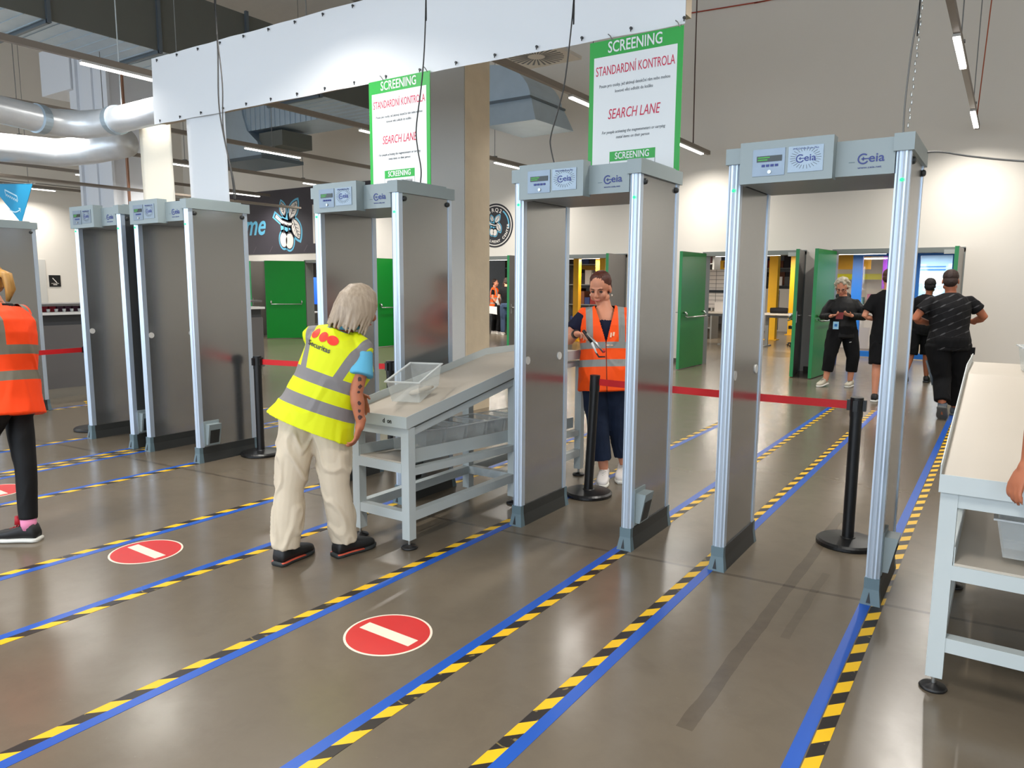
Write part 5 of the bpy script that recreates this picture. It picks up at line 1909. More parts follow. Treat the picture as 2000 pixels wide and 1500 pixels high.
def cap_hair(root, P, M3, s, m_, grow=1.0, back=0.0, vox=0.006, name='hair'):
    mb = MB()
    mb.ball(P(0, -0.022 - back, 0.042), 0.081 * s * grow, 0.093 * s * grow, 0.082 * s * grow, M3, 20)
    mb.ball(P(0, -0.05 - back, -0.01), 0.074 * s * grow, 0.062 * s * grow, 0.07 * s * grow, M3, 16)
    return solid(name, mb, m_, root, vox, 3, 0.003, 40)

RT, FW = V((0.83, 0.558, 0)), V((-0.558, 0.83, 0))
khaki = mat('khaki cotton', rgb(205, 191, 169), 0.85, spec=0.2, var=0.06, vscale=10, bump=0.1, bscale=50)
blackc = mat('black cotton', rgb(16, 16, 18), 0.85, spec=0.2)
blackk = mat('black shiny knit', rgb(12, 12, 14), 0.6, spec=0.3)
bshirt = mat('light blue shirt', rgb(96, 172, 204), 0.8, spec=0.2)
navyt = mat('navy shirt', rgb(22, 26, 48), 0.8, spec=0.2)
denim = mat('dark denim', rgb(32, 42, 62), 0.8, spec=0.2, var=0.35, vscale=7, bump=0.15, bscale=90)
shoeb = mat('black shoe', rgb(20, 20, 21), 0.55)
shoew = mat('white shoe', rgb(226, 220, 216), 0.6)
solew = mat('white sole', rgb(226, 224, 216), 0.5)
soleb = mat('dark sole', rgb(40, 44, 44), 0.6)
redl = mat('red laces', rgb(176, 20, 36), 0.6)
orl = mat('orange stripe', rgb(206, 86, 62), 0.5)
grayr = rgb(128, 124, 124)

# --- the bending guard
G = dict(pelvis=(-1.926, -1.10, 0.823), hipL=(-2.0, -1.15, 0.80), hipR=(-1.852, -1.055, 0.79), knL=(-2.011, -1.227, 0.42), knR=(-1.83, -1.055, 0.42),
         anL=(-2.005, -1.274, 0.095), anR=(-1.824, -1.0, 0.095), heelL=(-2.0, -1.335, 0), toeL=(-2.03, -1.075, 0), heelR=(-1.84, -1.06, 0), toeR=(-1.80, -0.80, 0),
         waist=(-1.882, -1.043, 0.994), chest=(-1.842, -0.985, 1.15), shL=(-1.995, -1.055, 1.268), shR=(-1.69, -0.945, 1.195), neck=(-1.825, -0.935, 1.325), head=(-1.775, -0.893, 1.425),
         elR=(-1.672, -1.03, 0.964), wrR=(-1.638, -1.035, 0.80), fiR=(-1.652, -1.07, 0.69), elL=(-1.965, -0.80, 1.03), wrL=(-1.90, -0.79, 0.92), fiL=(-1.86, -0.80, 0.85))
vy = vest_mat('yellow safety vest', rgb(212, 220, 14), [(0.176, 0.244), (0.03, 0.10)], (0.075, 0.125), 0.20, grayr, fan=0.26)
root, J, P, M3, pc = build_person('person in yellow safety vest and beige trousers bending over the ramp table', G, dict(
    skin=skint, hf=(0.42, 0.85, -0.36), hs=1.02, bf=(-0.06, 0.98, 0), w=1.07, d=1.0, limb=0.98, top=bshirt, sleeve='short', sleeve_len=0.60, sleeve_w=1.22, top_lo=0.0,
    trousers=khaki, leg_to=1.02, leg_w=1.06, hem_w=1.10, tr_wr=0.010, tr_ws=10, tr_wd=V((1, 1, 0.55)), shoe=shoeb, sole=soleb, tread=orl, shoe_w=0.10, vest=vy, vest_lo=-0.075, vest_flare=1.30,
    vest_ease=0.026, palmR=-RT, palmL=(0.5, -0.6, -0.4), vox=0.0075, curlR=0.6, curlL=0.3, brow=mat('blond brow', rgb(150, 120, 90), 0.6)))
# bob hair made of strands
hb = MB()
hb.ball(P(0, -0.016, 0.036), 0.084, 0.098, 0.086, M3, 20)
rng2 = random.Random(11)
for i in range(84):
    a = 2 * PI * i / 84 + rng2.uniform(-0.03, 0.03)
    if abs(((a - PI / 2 + PI) % (2 * PI)) - PI) < 0.62:
        continue
    ca, sa = math.cos(a), math.sin(a)
    L = rng2.uniform(0.105, 0.165) * (0.86 if sa > 0.1 else 1.0)
    pts = [P(0.02 * ca, -0.01 + 0.02 * sa, 0.128), P(0.062 * ca, -0.012 + 0.072 * sa, 0.098), P(0.088 * ca, -0.014 + 0.102 * sa, 0.04),
           P(0.098 * ca, -0.018 + 0.108 * sa, -0.03), P(0.098 * ca + rng2.uniform(-.014, .014), -0.022 + 0.102 * sa + rng2.uniform(-.014, .014), -L)]
    hb.tube(pts, [0.006, 0.011, 0.0125, 0.0125, 0.005], 7)
blond = hair_mat('ash blond hair', rgb(196, 178, 156), rgb(120, 102, 84), 70)
solid('hair', hb, blond, root, 0.0045, 1)
hc = MB().tube([P(-0.075, -0.02, 0.088), P(-0.088, 0.0, 0.07), P(-0.095, 0.01, 0.045)], [0.004, 0.008, 0.004], 8)
part('hair_clip', hc, eyed, root, True, world=True)
# print on the back of the vest
tr_ = (RT * 0.93 - Z * 0.30).normalized()
tu_ = (Z * 0.95 + RT * 0.30).normalized()
redo = mat('red print', rgb(238, 48, 26), 0.6)
ctr_ = V((-1.812, -1.15, 1.268))
o3 = []
for dx_, rx_, ry_ in ((-0.048, 0.020, 0.028), (0.006, 0.024, 0.028), (0.064, 0.034, 0.025)):
    o3.append(ell2d(dx_, 0.004, rx_, ry_, 0.0 if dx_ > 0.02 else -0.5, 30))
mbp = MB()
for pl in o3:
    for k in range(1):
        ring = [mbp.bm.verts.new(ctr_ + tr_ * x + tu_ * y) for x, y in pl]
        mid_ = mbp.bm.verts.new(ctr_ + tr_ * (sum(q[0] for q in pl) / len(pl)) + tu_ * (sum(q[1] for q in pl) / len(pl)))
        for q in range(len(ring)):
            mbp.bm.faces.new((mid_, ring[q], ring[(q + 1) % len(ring)]))
bmesh.ops.subdivide_edges(mbp.bm, edges=mbp.bm.edges, cuts=2, use_grid_fill=True)
me = mbp.mesh('red_ovals')
stick_on(me, pc['vest'], FW, 0.0035)
for v in me.vertices:
    v.co -= wloc(root)
link('red_ovals', me, redo, pc['vest'])
me = text_mesh('Securitas', 0.028, ctr_ - tr_ * 0.002 - tu_ * 0.054, tr_, tu_, off=0.0008, ext=0)
stick_on(me, pc['vest'], FW, 0.004)
for v in me.vertices:
    v.co -= wloc(root)
link('lettering', me, eyed, pc['vest'])
# tattoos on the forearm
for (s_, dx_, r_) in ((0.25, 0.012, 0.012), (0.62, 0.02, 0.011), (1.25, 0.016, 0.011), (1.5, 0.01, 0.009), (1.72, 0.008, 0.013), (0.9, 0.018, 0.009)):
    c = J['shR'].lerp(J['elR'], 0.55 + 0.45 * min(1, s_)) if s_ < 1 else J['elR'].lerp(J['wrR'], s_ - 0.95)
    c = c + RT * dx_ - FW * 0.05
    pl = [(r_ * (0.6 + 0.5 * rng2.random()) * math.cos(2 * PI * k / 9), r_ * (0.6 + 0.7 * rng2.random()) * math.sin(2 * PI * k / 9)) for k in range(9)]
    tb_ = MB()
    ring = [tb_.bm.verts.new(c + RT * x + Z * y) for x, y in pl]
    md = tb_.bm.verts.new(c)
    for q in range(9):
        tb_.bm.faces.new((md, ring[q], ring[(q + 1) % 9]))
    me = tb_.mesh('tattoo')
    stick_on(me, pc['body'], FW, 0.0015)
    for v in me.vertices:
        v.co -= wloc(root)
    link('tattoo', me, mat('tattoo ink', rgb(70, 44, 40), 0.6), pc['body'])
# collar and scarf
scf = MB()
for k in range(14):
    a = 2 * PI * k / 14
scf.loft([(J['neck'] + V((0, 0, -0.02)), V((0.075, 0, 0)), V((0, 0.07, 0))), (J['neck'] + V((0.008, 0.01, 0.015)), V((0.068, 0, 0)), V((0, 0.064, 0)))], 20)
part('collar', scf, bshirt, root, True, world=True)

# --- woman in the orange vest
O = dict(pelvis=(-1.35, 1.345, 0.86), hipL=(-1.265, 1.39, 0.83), hipR=(-1.425, 1.30, 0.83), knR=(-1.37, 1.275, 0.45), knL=(-1.25, 1.40, 0.46), anR=(-1.325, 1.30, 0.11), anL=(-1.235, 1.48, 0.13),
         heelR=(-1.345, 1.355, 0), toeR=(-1.245, 1.105, 0), heelL=(-1.27, 1.55, 0.02), toeL=(-1.185, 1.31, 0.0), waist=(-1.365, 1.36, 1.04), chest=(-1.39, 1.385, 1.22),
         shR=(-1.545, 1.31, 1.325), shL=(-1.25, 1.475, 1.33), neck=(-1.40, 1.40, 1.385), head=(-1.435, 1.385, 1.535), elR=(-1.625, 1.20, 1.115), wrR=(-1.47, 1.065, 1.185), fiR=(-1.345, 1.02, 1.19),
         elL=(-1.17, 1.50, 1.08), wrL=(-1.15, 1.42, 0.88), fiL=(-1.14, 1.40, 0.77))
vo = vest_mat('orange safety vest', rgb(255, 84, 10), [(0.195, 0.245), (0.055, 0.11)], (0.098, 0.15), 0.24, rgb(142, 144, 140), zip_=True)
hairr = hair_mat('auburn hair', rgb(92, 42, 28), rgb(54, 24, 18), 60)
root, J, P, M3, pc = build_person('person in orange safety vest and jeans walking up behind the second gate', O, dict(
    skin=skinm, hf=(0.14, -1.0, -0.36), hs=1.08, bf=(0.447, -0.894, 0), w=1.08, d=1.2, limb=1.12, top=navyt, sleeve='short', sleeve_len=0.6, top_lo=-0.02,
    trousers=denim, leg_to=0.80, leg_w=0.95, shoe=shoew, sole=solew, lace=mat('pale laces', rgb(200, 196, 190), 0.6), vest=vo, vest_lo=-0.13, vest_flare=1.10, vneck=0.235, vslope=0.27, neck_w=0.05, scoop=0.095,
    palmR=(0.1, -0.3, -1.0), curlR=0.9, vox=0.0075, brow=mat('brown brow', rgb(90, 56, 40), 0.6), closed=True))
cap_hair(root, P, M3, 1.06, hairr)
hb = MB().ball(P(0.0, -0.115, 0.02), 0.035, seg=12)
hb.tube([P(0.0, -0.11, 0.0), P(0.03, -0.12, -0.06), P(0.04, -0.10, -0.12)], [0.02, 0.022, 0.008], 8)
part('ponytail', hb, hairr, root, True, world=True)
for sx_ in (-1, 1):
    part('earring', MB().ball(P(sx_ * 0.083, -0.004, -0.058), 0.006, 0.006, 0.009, seg=8), mat('pearl', rgb(236, 226, 206), 0.3), root, True, world=True)
wb_ = MB()
wd_ = (J['wrR'] - J['elR']).normalized()
wb_.tube([J['wrR'] - wd_ * 0.012, J['wrR'] + wd_ * 0.012], 0.034, 14)
part('wrist_band', wb_, eyed, root, world=True)
# badge print on the left breast
me = None
bpz = strokes([([(0, 0), (0.02, 0.03)], 0.012), ([(0.03, 0.0), (0.034, 0.036)], 0.012), ([(0.05, 0.01), (0.055, 0.04)], 0.014), ([(0.0, -0.06), (0.05, -0.06)], 0.008)], (-1.25, 1.15, 1.16), (0.9, 0.43, 0), Z, 0)
me = bpz.mesh('badge_print')
stick_on(me, pc['vest'], (-0.447, 0.894, 0), 0.004)
for v in me.vertices:
    v.co -= wloc(root)
link('badge_print', me, mat('pale print', rgb(250, 206, 170), 0.5), pc['vest'])
# the tool in her hand
tl = thing('hand_tool', 'two armed hand tool in black, white and red held by the orange vest woman', 'tool', (-1.33, 1.02, 1.15))
f0 = V((-1.36, 1.0, 1.20))
t1 = V((-1.235, 1.0, 1.07))
t2 = V((-1.20, 1.0, 1.075))
part('black_grip', MB().tube([f0 + V((-0.01, 0, 0.02)), f0.lerp(t1, 0.5)], [0.013, 0.012], 10), darkm, tl, True, world=True)
part('white_arm', MB().tube([f0.lerp(t1, 0.5), t1 + V((-0.02, 0, -0.015))], [0.009, 0.006], 10), whitem, tl, True, world=True)
part('steel_arm', MB().tube([f0 + V((0.03, -0.015, 0.0)), f0.lerp(t2, 0.55) + V((0.02, -0.015, 0)), t2 + V((0.005, -0.01, -0.01))], [0.010, 0.009, 0.006], 10), steel, tl, True, world=True)
part('red_tip', MB().ball(t2 + V((0.01, -0.01, 0.0)), 0.011, seg=10), redl, tl, True, world=True)
part('dark_blade', MB().tube([t1 + V((-0.03, 0.0, -0.005)), t1 + V((0.0, 0, -0.04)), t2 + V((0.02, -0.01, -0.04))], [0.006, 0.007, 0.005], 8), darkm, tl, True, world=True)

# --- person walking out of the left edge
Lf = dict(pelvis=(-3.645, -1.955, 0.84), hipL=(-3.58, -2.03, 0.80), hipR=(-3.70, -1.88, 0.80), knR=(-3.60, -1.90, 0.45), knL=(-3.80, -2.12, 0.50), anR=(-3.565, -1.925, 0.11), anL=(-3.95, -2.20, 0.12),
          heelR=(-3.52, -1.895, 0), toeR=(-3.735, -2.045, 0), heelL=(-3.91, -2.20, 0.02), toeL=(-4.13, -2.33, 0.04), waist=(-3.675, -1.94, 1.03), chest=(-3.70, -1.925, 1.25),
          shL=(-3.62, -2.08, 1.36), shR=(-3.80, -1.77, 1.36), neck=(-3.735, -1.94, 1.43), head=(-3.785, -1.97, 1.56), elL=(-3.78, -2.20, 1.12), wrL=(-4.00, -2.32, 1.08), fiL=(-4.10, -2.38, 1.08),
          elR=(-3.96, -1.80, 1.12), wrR=(-4.14, -1.95, 1.06), fiR=(-4.23, -2.02, 1.06))
vo2 = vest_mat('orange safety vest plain', rgb(255, 70, 8), [(0.28, 0.335), (0.13, 0.185)], (0.12, 0.17), 0.33, rgb(118, 112, 98))
root, J, P, M3, pc = build_person('person in orange safety vest, black leggings and black sneakers cut by the left edge', Lf, dict(
    skin=skinm, hf=(-0.83, -0.56, -0.1), bf=(-0.83, -0.56, 0), w=1.0, d=1.12, top=vo2 if False else blackc, sleeve='short', sleeve_len=0.5, trousers=blackk, leg_to=0.93, leg_w=0.74, tr_wr=0.002,
    shoe=shoeb, sole=solew, lace=redl, shoe_w=0.095, vest=vo2, vest_lo=-0.07, vest_flare=1.16, vest_ease=0.03, vox=0.009, face=True))
cap_hair(root, P, M3, 1.0, hair_mat('blond hair', rgb(206, 158, 84), rgb(140, 96, 46), 60), 1.04)
part('pony_tail', MB().tube([P(0, -0.10, 0.05), P(0, -0.15, 0.02), P(0.01, -0.15, -0.06), P(0.01, -0.12, -0.13)], [0.022, 0.03, 0.028, 0.01], 10), hair_mat('blond hair', rgb(206, 158, 84), rgb(140, 96, 46), 60), root, True, world=True)
part('pink_sock', MB().tube([J['anR'] + Z * 0.0 - V((0, 0, 0.035)), J['anR'] + Z * 0.03], 0.043, 14), mat('pink sock', rgb(232, 140, 176), 0.8), root, True, world=True)
part('shoe_tongue', MB().tube([J['anR'] + V((-0.05, -0.035, -0.005)), J['anR'] + V((-0.052, -0.036, 0.045))], [0.022, 0.016], 8), redl, root, True, world=True)

# --- woman with curly white hair and a phone
Cw = dict(pelvis=(-0.87, 8.54, 0.86), hipR=(-0.96, 8.47, 0.83), hipL=(-0.78, 8.60, 0.83), knR=(-1.0, 8.36, 0.46), knL=(-0.70, 8.56, 0.46), anR=(-1.035, 8.34, 0.10), anL=(-0.715, 8.53, 0.09),
          heelR=(-1.03, 8.40, 0.03), toeR=(-1.11, 8.17, 0.0), heelL=(-0.70, 8.60, 0.0), toeL=(-0.73, 8.36, 0.0), waist=(-0.878, 8.56, 1.02), chest=(-0.894, 8.58, 1.20),
          shR=(-1.055, 8.50, 1.325), shL=(-0.735, 8.70, 1.335), neck=(-0.902, 8.60, 1.39), head=(-0.922, 8.57, 1.535), elR=(-1.14, 8.40, 1.08), wrR=(-1.0, 8.25, 1.10), fiR=(-0.89, 8.22, 1.13),
          elL=(-0.60, 8.66, 1.08), wrL=(-0.73, 8.38, 1.11), fiL=(-0.83, 8.29, 1.14))
root, J, P, M3, pc = build_person('person in black jacket and cropped trousers with curly white hair looking at a phone', Cw, dict(
    skin=skinm, hf=(0.0, -0.9, -0.42), hs=1.08, bf=(0.17, -0.985, 0), w=1.22, d=1.25, limb=1.12, top=blackk, sleeve='long', hood=True, top_lo=-0.12, trousers=blackc, leg_to=0.62, leg_w=1.05,
    shoe=mat('cream shoe', rgb(196, 188, 170), 0.6), sole=solew, lace=soleb, palmR=(0.6, -0.2, 0.6), palmL=(-0.6, -0.2, 0.6), vox=0.011, curlR=0.8, curlL=0.8, brow=mat('grey brow', rgb(150, 140, 130), 0.6), closed=True))
hb = MB()
rng3 = random.Random(5)
for i in range(120):
    a = rng3.uniform(0, 2 * PI)
    b_ = rng3.uniform(-0.75, 1.45)
    x_, y_, z_ = math.cos(b_) * math.cos(a), math.cos(b_) * math.sin(a), math.sin(b_)
    if y_ > 0.35 and z_ < 0.55:
        continue
    hb.ball(P(0.094 * x_, -0.02 + 0.108 * y_, 0.03 + 0.105 * z_), rng3.uniform(0.016, 0.026), seg=8)
hb.ball(P(0, -0.025, 0.035), 0.088, 0.098, 0.092, M3, 16)
solid('hair', hb, hair_mat('white curly hair', rgb(206, 198, 178), rgb(150, 138, 118), 40), root, 0.007, 1)
gls = MB()
for sx_ in (-1, 1):
    gls.tube([P(sx_ * 0.034 + 0.024 * math.cos(2 * PI * k / 12), 0.094, -0.004 + 0.018 * math.sin(2 * PI * k / 12)) for k in range(13)], 0.0035, 6)
    gls.tube([P(sx_ * 0.06, 0.09, 0.002), P(sx_ * 0.082, 0.0, 0.0)], 0.003, 6)
part('glasses', gls, mat('dark red frame', rgb(70, 20, 20), 0.4), root, world=True)
part('trouser_print', strokes([([(0, 0), (0.03, 0.008)], 0.008)], (-0.74, 8.40, 0.70), (1, 0.3, 0), Z), whitem, root, world=True)
ph_ = part('phone', MB().hexa([V((-0.875, 8.215, 1.06)) + V(q) for q in ((-0.05, 0, 0), (0.05, 0.01, 0), (0.05, 0.02, 0), (-0.05, 0.01, 0), (-0.05, 0.05, 0.1), (0.05, 0.06, 0.1), (0.05, 0.07, 0.1), (-0.05, 0.06, 0.1))]), mat('dark red phone case', rgb(110, 16, 22), 0.5))
tag(ph_, 'dark red phone case in the hands of the curly haired person', 'phone')
bd_ = thing('id_badge', 'pale blue identity card hanging in front of the black jacket', 'badge', (-0.9, 8.2, 0.95))
part('card', MB().box(-0.955, -0.875, 8.215, 8.222, 0.905, 1.02), mat('pale blue card', rgb(150, 200, 226), 0.5), bd_, world=True)
part('print', MB().box(-0.935, -0.895, 8.2135, 8.2148, 0.945, 0.985), mat('card blue', rgb(30, 110, 180), 0.5), bd_, world=True)
part('strap', MB().tube([(-0.915, 8.219, 1.02), (-0.91, 8.23, 1.08)], 0.004, 6), blackc, bd_, world=True)

# --- man in black shorts behind the post
Sm = dict(pelvis=(-0.095, 7.275, 0.90), hipL=(-0.185, 7.24, 0.87), hipR=(0.005, 7.33, 0.87), knL=(-0.18, 7.17, 0.48), knR=(0.0, 7.32, 0.48), anL=(-0.17, 7.12, 0.10), anR=(0.0, 7.38, 0.12),
          heelL=(-0.17, 7.06, 0), toeL=(-0.15, 7.31, 0.0), heelR=(0.0, 7.33, 0.03), toeR=(0.02, 7.58, 0.0), waist=(-0.109, 7.295, 1.105), chest=(-0.122, 7.32, 1.33),
          shL=(-0.285, 7.26, 1.44), shR=(0.045, 7.42, 1.44), neck=(-0.125, 7.345, 1.52), head=(-0.128, 7.38, 1.675), elL=(-0.375, 7.18, 1.15), wrL=(-0.24, 7.35, 1.10), fiL=(-0.15, 7.45, 1.13),
          elR=(0.13, 7.44, 1.17), wrR=(0.03, 7.55, 1.12), fiR=(-0.05, 7.60, 1.15))
root, J, P, M3, pc = build_person('person in black shirt and black shorts half hidden by the right gate post', Sm, dict(
    skin=skinm, hf=(0.05, 1, -0.1), bf=(0, 1, 0), w=1.1, d=1.1, top=blackc, sleeve='short', sleeve_len=0.75, sleeve_w=1.15, top_lo=-0.12, trousers=blackc, leg_to=-0.06, leg_w=1.0,
    shoe=shoeb, sole=solew, vox=0.011))
cap_hair(root, P, M3, 1.0, hair_mat('brown short hair', rgb(88, 54, 36), rgb(56, 34, 24), 60), 0.99)
part('watch', MB().tube([J['wrL'].lerp(J['elL'], 0.1), J['wrL'].lerp(J['elL'], 0.25)], 0.034, 12), whitem, root, world=True)

# --- large man in a patterned black shirt
Bm = dict(pelvis=(0.695, 6.26, 0.90), hipL=(0.585, 6.20, 0.86), hipR=(0.80, 6.32, 0.86), knL=(0.655, 6.22, 0.47), knR=(0.80, 6.42, 0.48), anL=(0.69, 6.08, 0.19), anR=(0.80, 6.52, 0.10),
          heelL=(0.695, 5.99, 0.15), toeL=(0.70, 6.13, -0.01), heelR=(0.80, 6.47, 0.0), toeR=(0.83, 6.74, 0.0), waist=(0.686, 6.27, 1.06), chest=(0.672, 6.30, 1.29),
          shL=(0.475, 6.21, 1.415), shR=(0.86, 6.43, 1.42), neck=(0.667, 6.33, 1.495), head=(0.655, 6.35, 1.63), elL=(0.33, 6.12, 1.17), wrL=(0.46, 6.38, 1.12), fiL=(0.55, 6.48, 1.16),
          elR=(1.02, 6.50, 1.20), wrR=(0.90, 6.62, 1.14), fiR=(0.80, 6.66, 1.18))
pat = mat('patterned black shirt', rgb(20, 20, 22), 0.75, spec=0.2)
nt = pat.node_tree
tcn = nt.nodes.new('ShaderNodeTexCoord')
sp_ = nt.nodes.new('ShaderNodeSeparateXYZ')
nt.links.new(tcn.outputs['Object'], sp_.inputs[0])
u_ = nmath(nt, 'FRACT', nmath(nt, 'DIVIDE', nmath(nt, 'ADD', sp_.outputs[0], nmath(nt, 'MULTIPLY', sp_.outputs[2], -0.6)), 0.11))
v_ = nmath(nt, 'FRACT', nmath(nt, 'DIVIDE', nmath(nt, 'ADD', sp_.outputs[2], nmath(nt, 'MULTIPLY', sp_.outputs[0], -0.5)), 0.085))
du = nmath(nt, 'MULTIPLY', nmath(nt, 'SUBTRACT', u_, 0.5), 1.0)
dv = nmath(nt, 'MULTIPLY', nmath(nt, 'SUBTRACT', v_, 0.5), 1.5)
dd = nmath(nt, 'ADD', nmath(nt, 'MULTIPLY', du, du), nmath(nt, 'MULTIPLY', dv, dv))
mk = nmath(nt, 'MAXIMUM', nmath(nt, 'LESS_THAN', dd, 0.028), nmath(nt, 'MULTIPLY', band(nt, v_, 0.47, 0.53), 0.45))
nt.links.new(nmix(nt, nmath(nt, 'MULTIPLY', mk, 0.75), rgb(18, 18, 20), rgb(84, 84, 86)), nt.nodes['Principled BSDF'].inputs['Base Color'])
root, J, P, M3, pc = build_person('large person in patterned black shirt walking away toward the right doorway', Bm, dict(
    skin=skint, hf=(-0.05, 1, -0.08), hs=1.1, bf=(-0.05, 1, 0), w=1.36, d=1.4, limb=1.22, top=pat, sleeve='short', sleeve_len=0.62, sleeve_w=1.08, top_lo=-0.10, trousers=blackc, leg_to=0.9, leg_w=1.02,
    shoe=mat('grey sneaker', rgb(70, 78, 88), 0.6), sole=mat('dusk sole', rgb(90, 92, 90), 0.6), shoe_w=0.11, vox=0.011, hand=1.1))
cap_hair(root, P, M3, 1.1, mat('cropped dark hair', rgb(48, 32, 26), 0.7), 0.955)
part('side_stripe', MB().tube([J['hipL'].lerp(J['knL'], 0.45) + V((-0.13, -0.03, 0)), J['knL'] + V((-0.105, -0.03, 0.02)), J['knL'] + V((-0.085, -0.035, -0.08))], [0.012, 0.02, 0.012], 8), mat('grey print', rgb(150, 150, 150), 0.6), root, True, world=True)
part('hip_pouch', MB().box(0.90, 0.965, 6.27, 6.37, 0.77, 0.85).bevel(0.015), blackc, root, world=True)

# --- man with a dark cap in front of the wall graphic
Cm = dict(pelvis=(0.10, 9.75, 0.86), hipL=(0.01, 9.70, 0.83), hipR=(0.19, 9.80, 0.83), knL=(-0.01, 9.66, 0.45), knR=(0.20, 9.80, 0.45), anL=(-0.06, 9.52, 0.14), anR=(0.22, 9.85, 0.09),
          heelL=(-0.06, 9.46, 0.06), toeL=(-0.06, 9.70, 0.0), heelR=(0.22, 9.80, 0.0), toeR=(0.23, 10.05, 0.0), waist=(0.12, 9.78, 1.05), chest=(0.15, 9.80, 1.25),
          shL=(-0.02, 9.74, 1.36), shR=(0.32, 9.90, 1.36), neck=(0.165, 9.83, 1.43), head=(0.17, 9.86, 1.57), elL=(-0.08, 9.70, 1.08), wrL=(-0.08, 9.80, 0.86), fiL=(-0.07, 9.83, 0.76),
          elR=(0.40, 9.92, 1.08), wrR=(0.42, 9.96, 0.86), fiR=(0.42, 9.98, 0.76))
root, J, P, M3, pc = build_person('person in black shirt, black shorts and dark cap beyond the large person', Cm, dict(
    skin=skint, hf=(0, 1, 0), bf=(0, 1, 0), w=1.05, d=1.05, top=blackc, sleeve='short', sleeve_len=0.7, top_lo=-0.1, trousers=blackc, leg_to=-0.02, shoe=shoeb, sole=soleb, vox=0.013))
cap_hair(root, P, M3, 1.0, mat('dark cap cloth', rgb(26, 22, 24), 0.8), 1.06, name='cap')
part('cap_peak', MB().loft([(P(0, 0.08, 0.045), M3 @ V((0.07, 0, 0)), M3 @ V((0, 0, 0.006))), (P(0, 0.15, 0.03), M3 @ V((0.05, 0, 0)), M3 @ V((0, 0, 0.005)))], 14), mat('dark cap cloth', rgb(26, 22, 24), 0.8), root, True, world=True)


# --- three people talking in the warehouse doorway
def stand(x, y, h, bf, label, **o):
    k = h / 1.70
    f = V(bf).normalized()
    s_ = f.cross(Z)

    def q(a, b_, c):
        return V((x, y, 0)) + s_ * a * k + f * b_ * k + Z * c * k
    lean = o.pop('lean', 0.0)
    Jd = dict(pelvis=q(0, 0, .9), hipR=q(.09, 0, .87), hipL=q(-.09, 0, .87), knR=q(.10, .02, .48), knL=q(-.10, .02, .48), anR=q(.10, -.02, .09), anL=q(-.10, -.02, .09),
              heelR=q(.10, -.07, 0), toeR=q(.12, .19, 0), heelL=q(-.10, -.07, 0), toeL=q(-.12, .19, 0), waist=q(0, lean * .3, 1.08), chest=q(0, lean * .7, 1.28 - lean * .1),
              shR=q(.17, lean * .85, 1.41 - lean * .2), shL=q(-.17, lean * .85, 1.41 - lean * .2), neck=q(0, lean, 1.49 - lean * .25), head=q(0, lean * 1.25 + .02, 1.62 - lean * .4),
              elR=q(.22, .0 + lean * .6, 1.13), elL=q(-.22, lean * .6, 1.13), wrR=q(.2, .16 + lean * .5, .95), wrL=q(-.2, .16 + lean * .5, .95), fiR=q(.18, .26 + lean * .5, .92), fiL=q(-.18, .26 + lean * .5, .92))
    base_ = dict(skin=skinm, hf=f, bf=f, w=1.0, d=1.0, shoe=shoew, sole=solew, vox=0.015, trousers=blackc, top=blackc)
    base_.update(o)
    r = build_person(label, Jd, base_)
    cap_hair(r[0], r[2], r[3], 1.0, mat('cropped dark hair', rgb(48, 32, 26), 0.7), 1.0, vox=0.01)
    return r


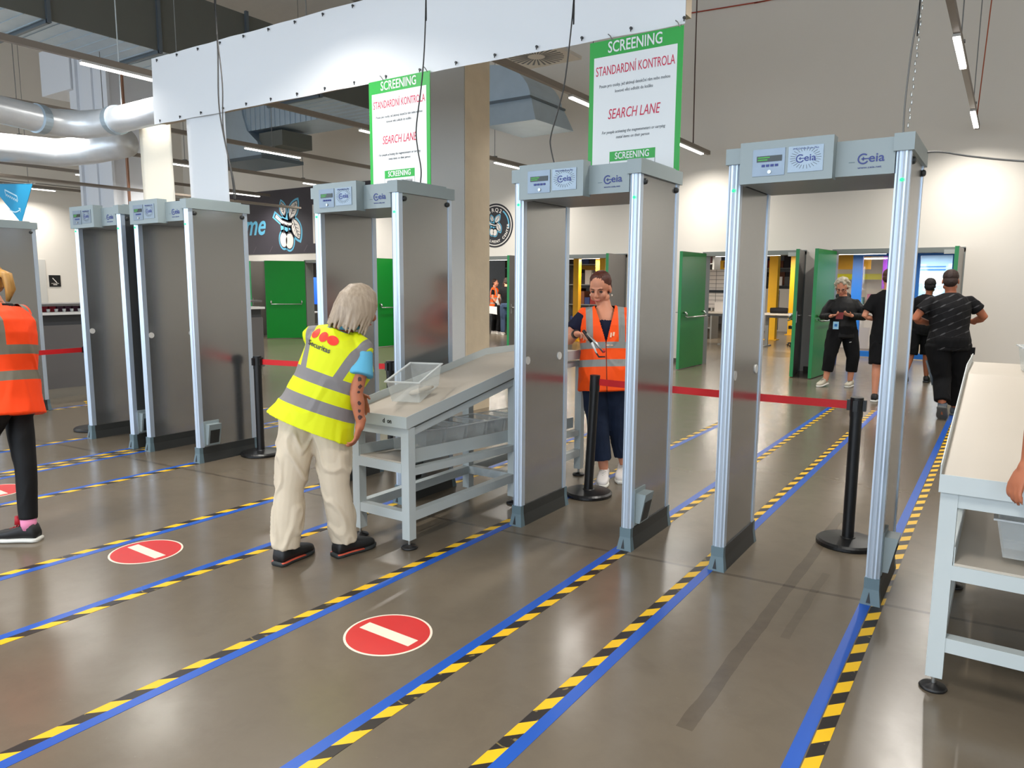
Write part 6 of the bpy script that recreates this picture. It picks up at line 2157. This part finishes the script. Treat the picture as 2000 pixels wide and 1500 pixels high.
vo3 = vest_mat('orange safety vest far', rgb(255, 92, 16), [(0.2, 0.25), (0.05, 0.1)], (0.1, 0.15), 0.3, rgb(150, 140, 130))
stand(-12.28, 15.25, 1.68, (0.9, 0.3, 0), 'person in orange vest at the left of the three by the far racks', vest=vo3, vest_lo=-0.10)
rb_ = stand(-11.97, 15.05, 1.66, (0.75, 0.6, 0), 'person in grey shirt holding a white sheet in the group of three', top=mat('grey shirt', rgb(176, 176, 174), 0.8), lean=0.16)
stand(-11.56, 14.85, 1.72, (-0.5, 0.85, 0), 'person in black shirt and jeans at the right of the three', trousers=mat('blue denim', rgb(50, 70, 98), 0.8))
tag(part('paper_sheet', MB().hexa([(-12.22, 14.80, 0.66), (-11.90, 14.84, 0.62), (-11.90, 14.85, 0.62), (-12.22, 14.81, 0.66), (-12.20, 14.82, 0.88), (-11.92, 14.86, 0.86), (-11.92, 14.87, 0.86), (-12.20, 14.83, 0.88)]), whitem),
    'white paper sheet held by the grey shirted person of the three', 'paper')

# --- person leaning a hand on the right table
Rp = dict(pelvis=(1.86, -1.00, 0.88), hipR=(1.86, -0.91, 0.85), hipL=(1.87, -1.09, 0.85), knR=(1.86, -0.93, 0.46), knL=(1.90, -1.12, 0.46), anR=(1.90, -0.93, 0.09), anL=(1.95, -1.14, 0.09),
          heelR=(1.96, -0.92, 0), toeR=(1.71, -0.93, 0), heelL=(2.01, -1.15, 0), toeL=(1.76, -1.15, 0), waist=(1.80, -0.98, 1.06), chest=(1.66, -0.95, 1.25),
          shR=(1.53, -0.79, 1.35), shL=(1.63, -1.12, 1.36), neck=(1.58, -0.95, 1.44), head=(1.55, -0.94, 1.58), elR=(1.375, -0.80, 1.11), wrR=(1.353, -0.832, 0.965), fiR=(1.322, -0.868, 0.892),
          elL=(1.72, -1.24, 1.10), wrL=(1.62, -1.20, 0.92), fiL=(1.58, -1.18, 0.84))
root, J, P, M3, pc = build_person('person at the right edge in a light blue shirt leaning a hand on the table', Rp, dict(
    skin=skint, hf=(-1, 0.1, -0.2), bf=(-1, 0.1, 0), w=1.0, d=1.05, top=bshirt, sleeve='short', sleeve_len=0.68, sleeve_w=1.0, trousers=khaki, leg_to=0.92, shoe=shoeb, sole=soleb, vox=0.008,
    palmR=(0.1, -0.1, -1), curlR=0.5))
cap_hair(root, P, M3, 1.0, hair_mat('brown short hair', rgb(88, 54, 36), rgb(56, 34, 24), 60), 1.0)
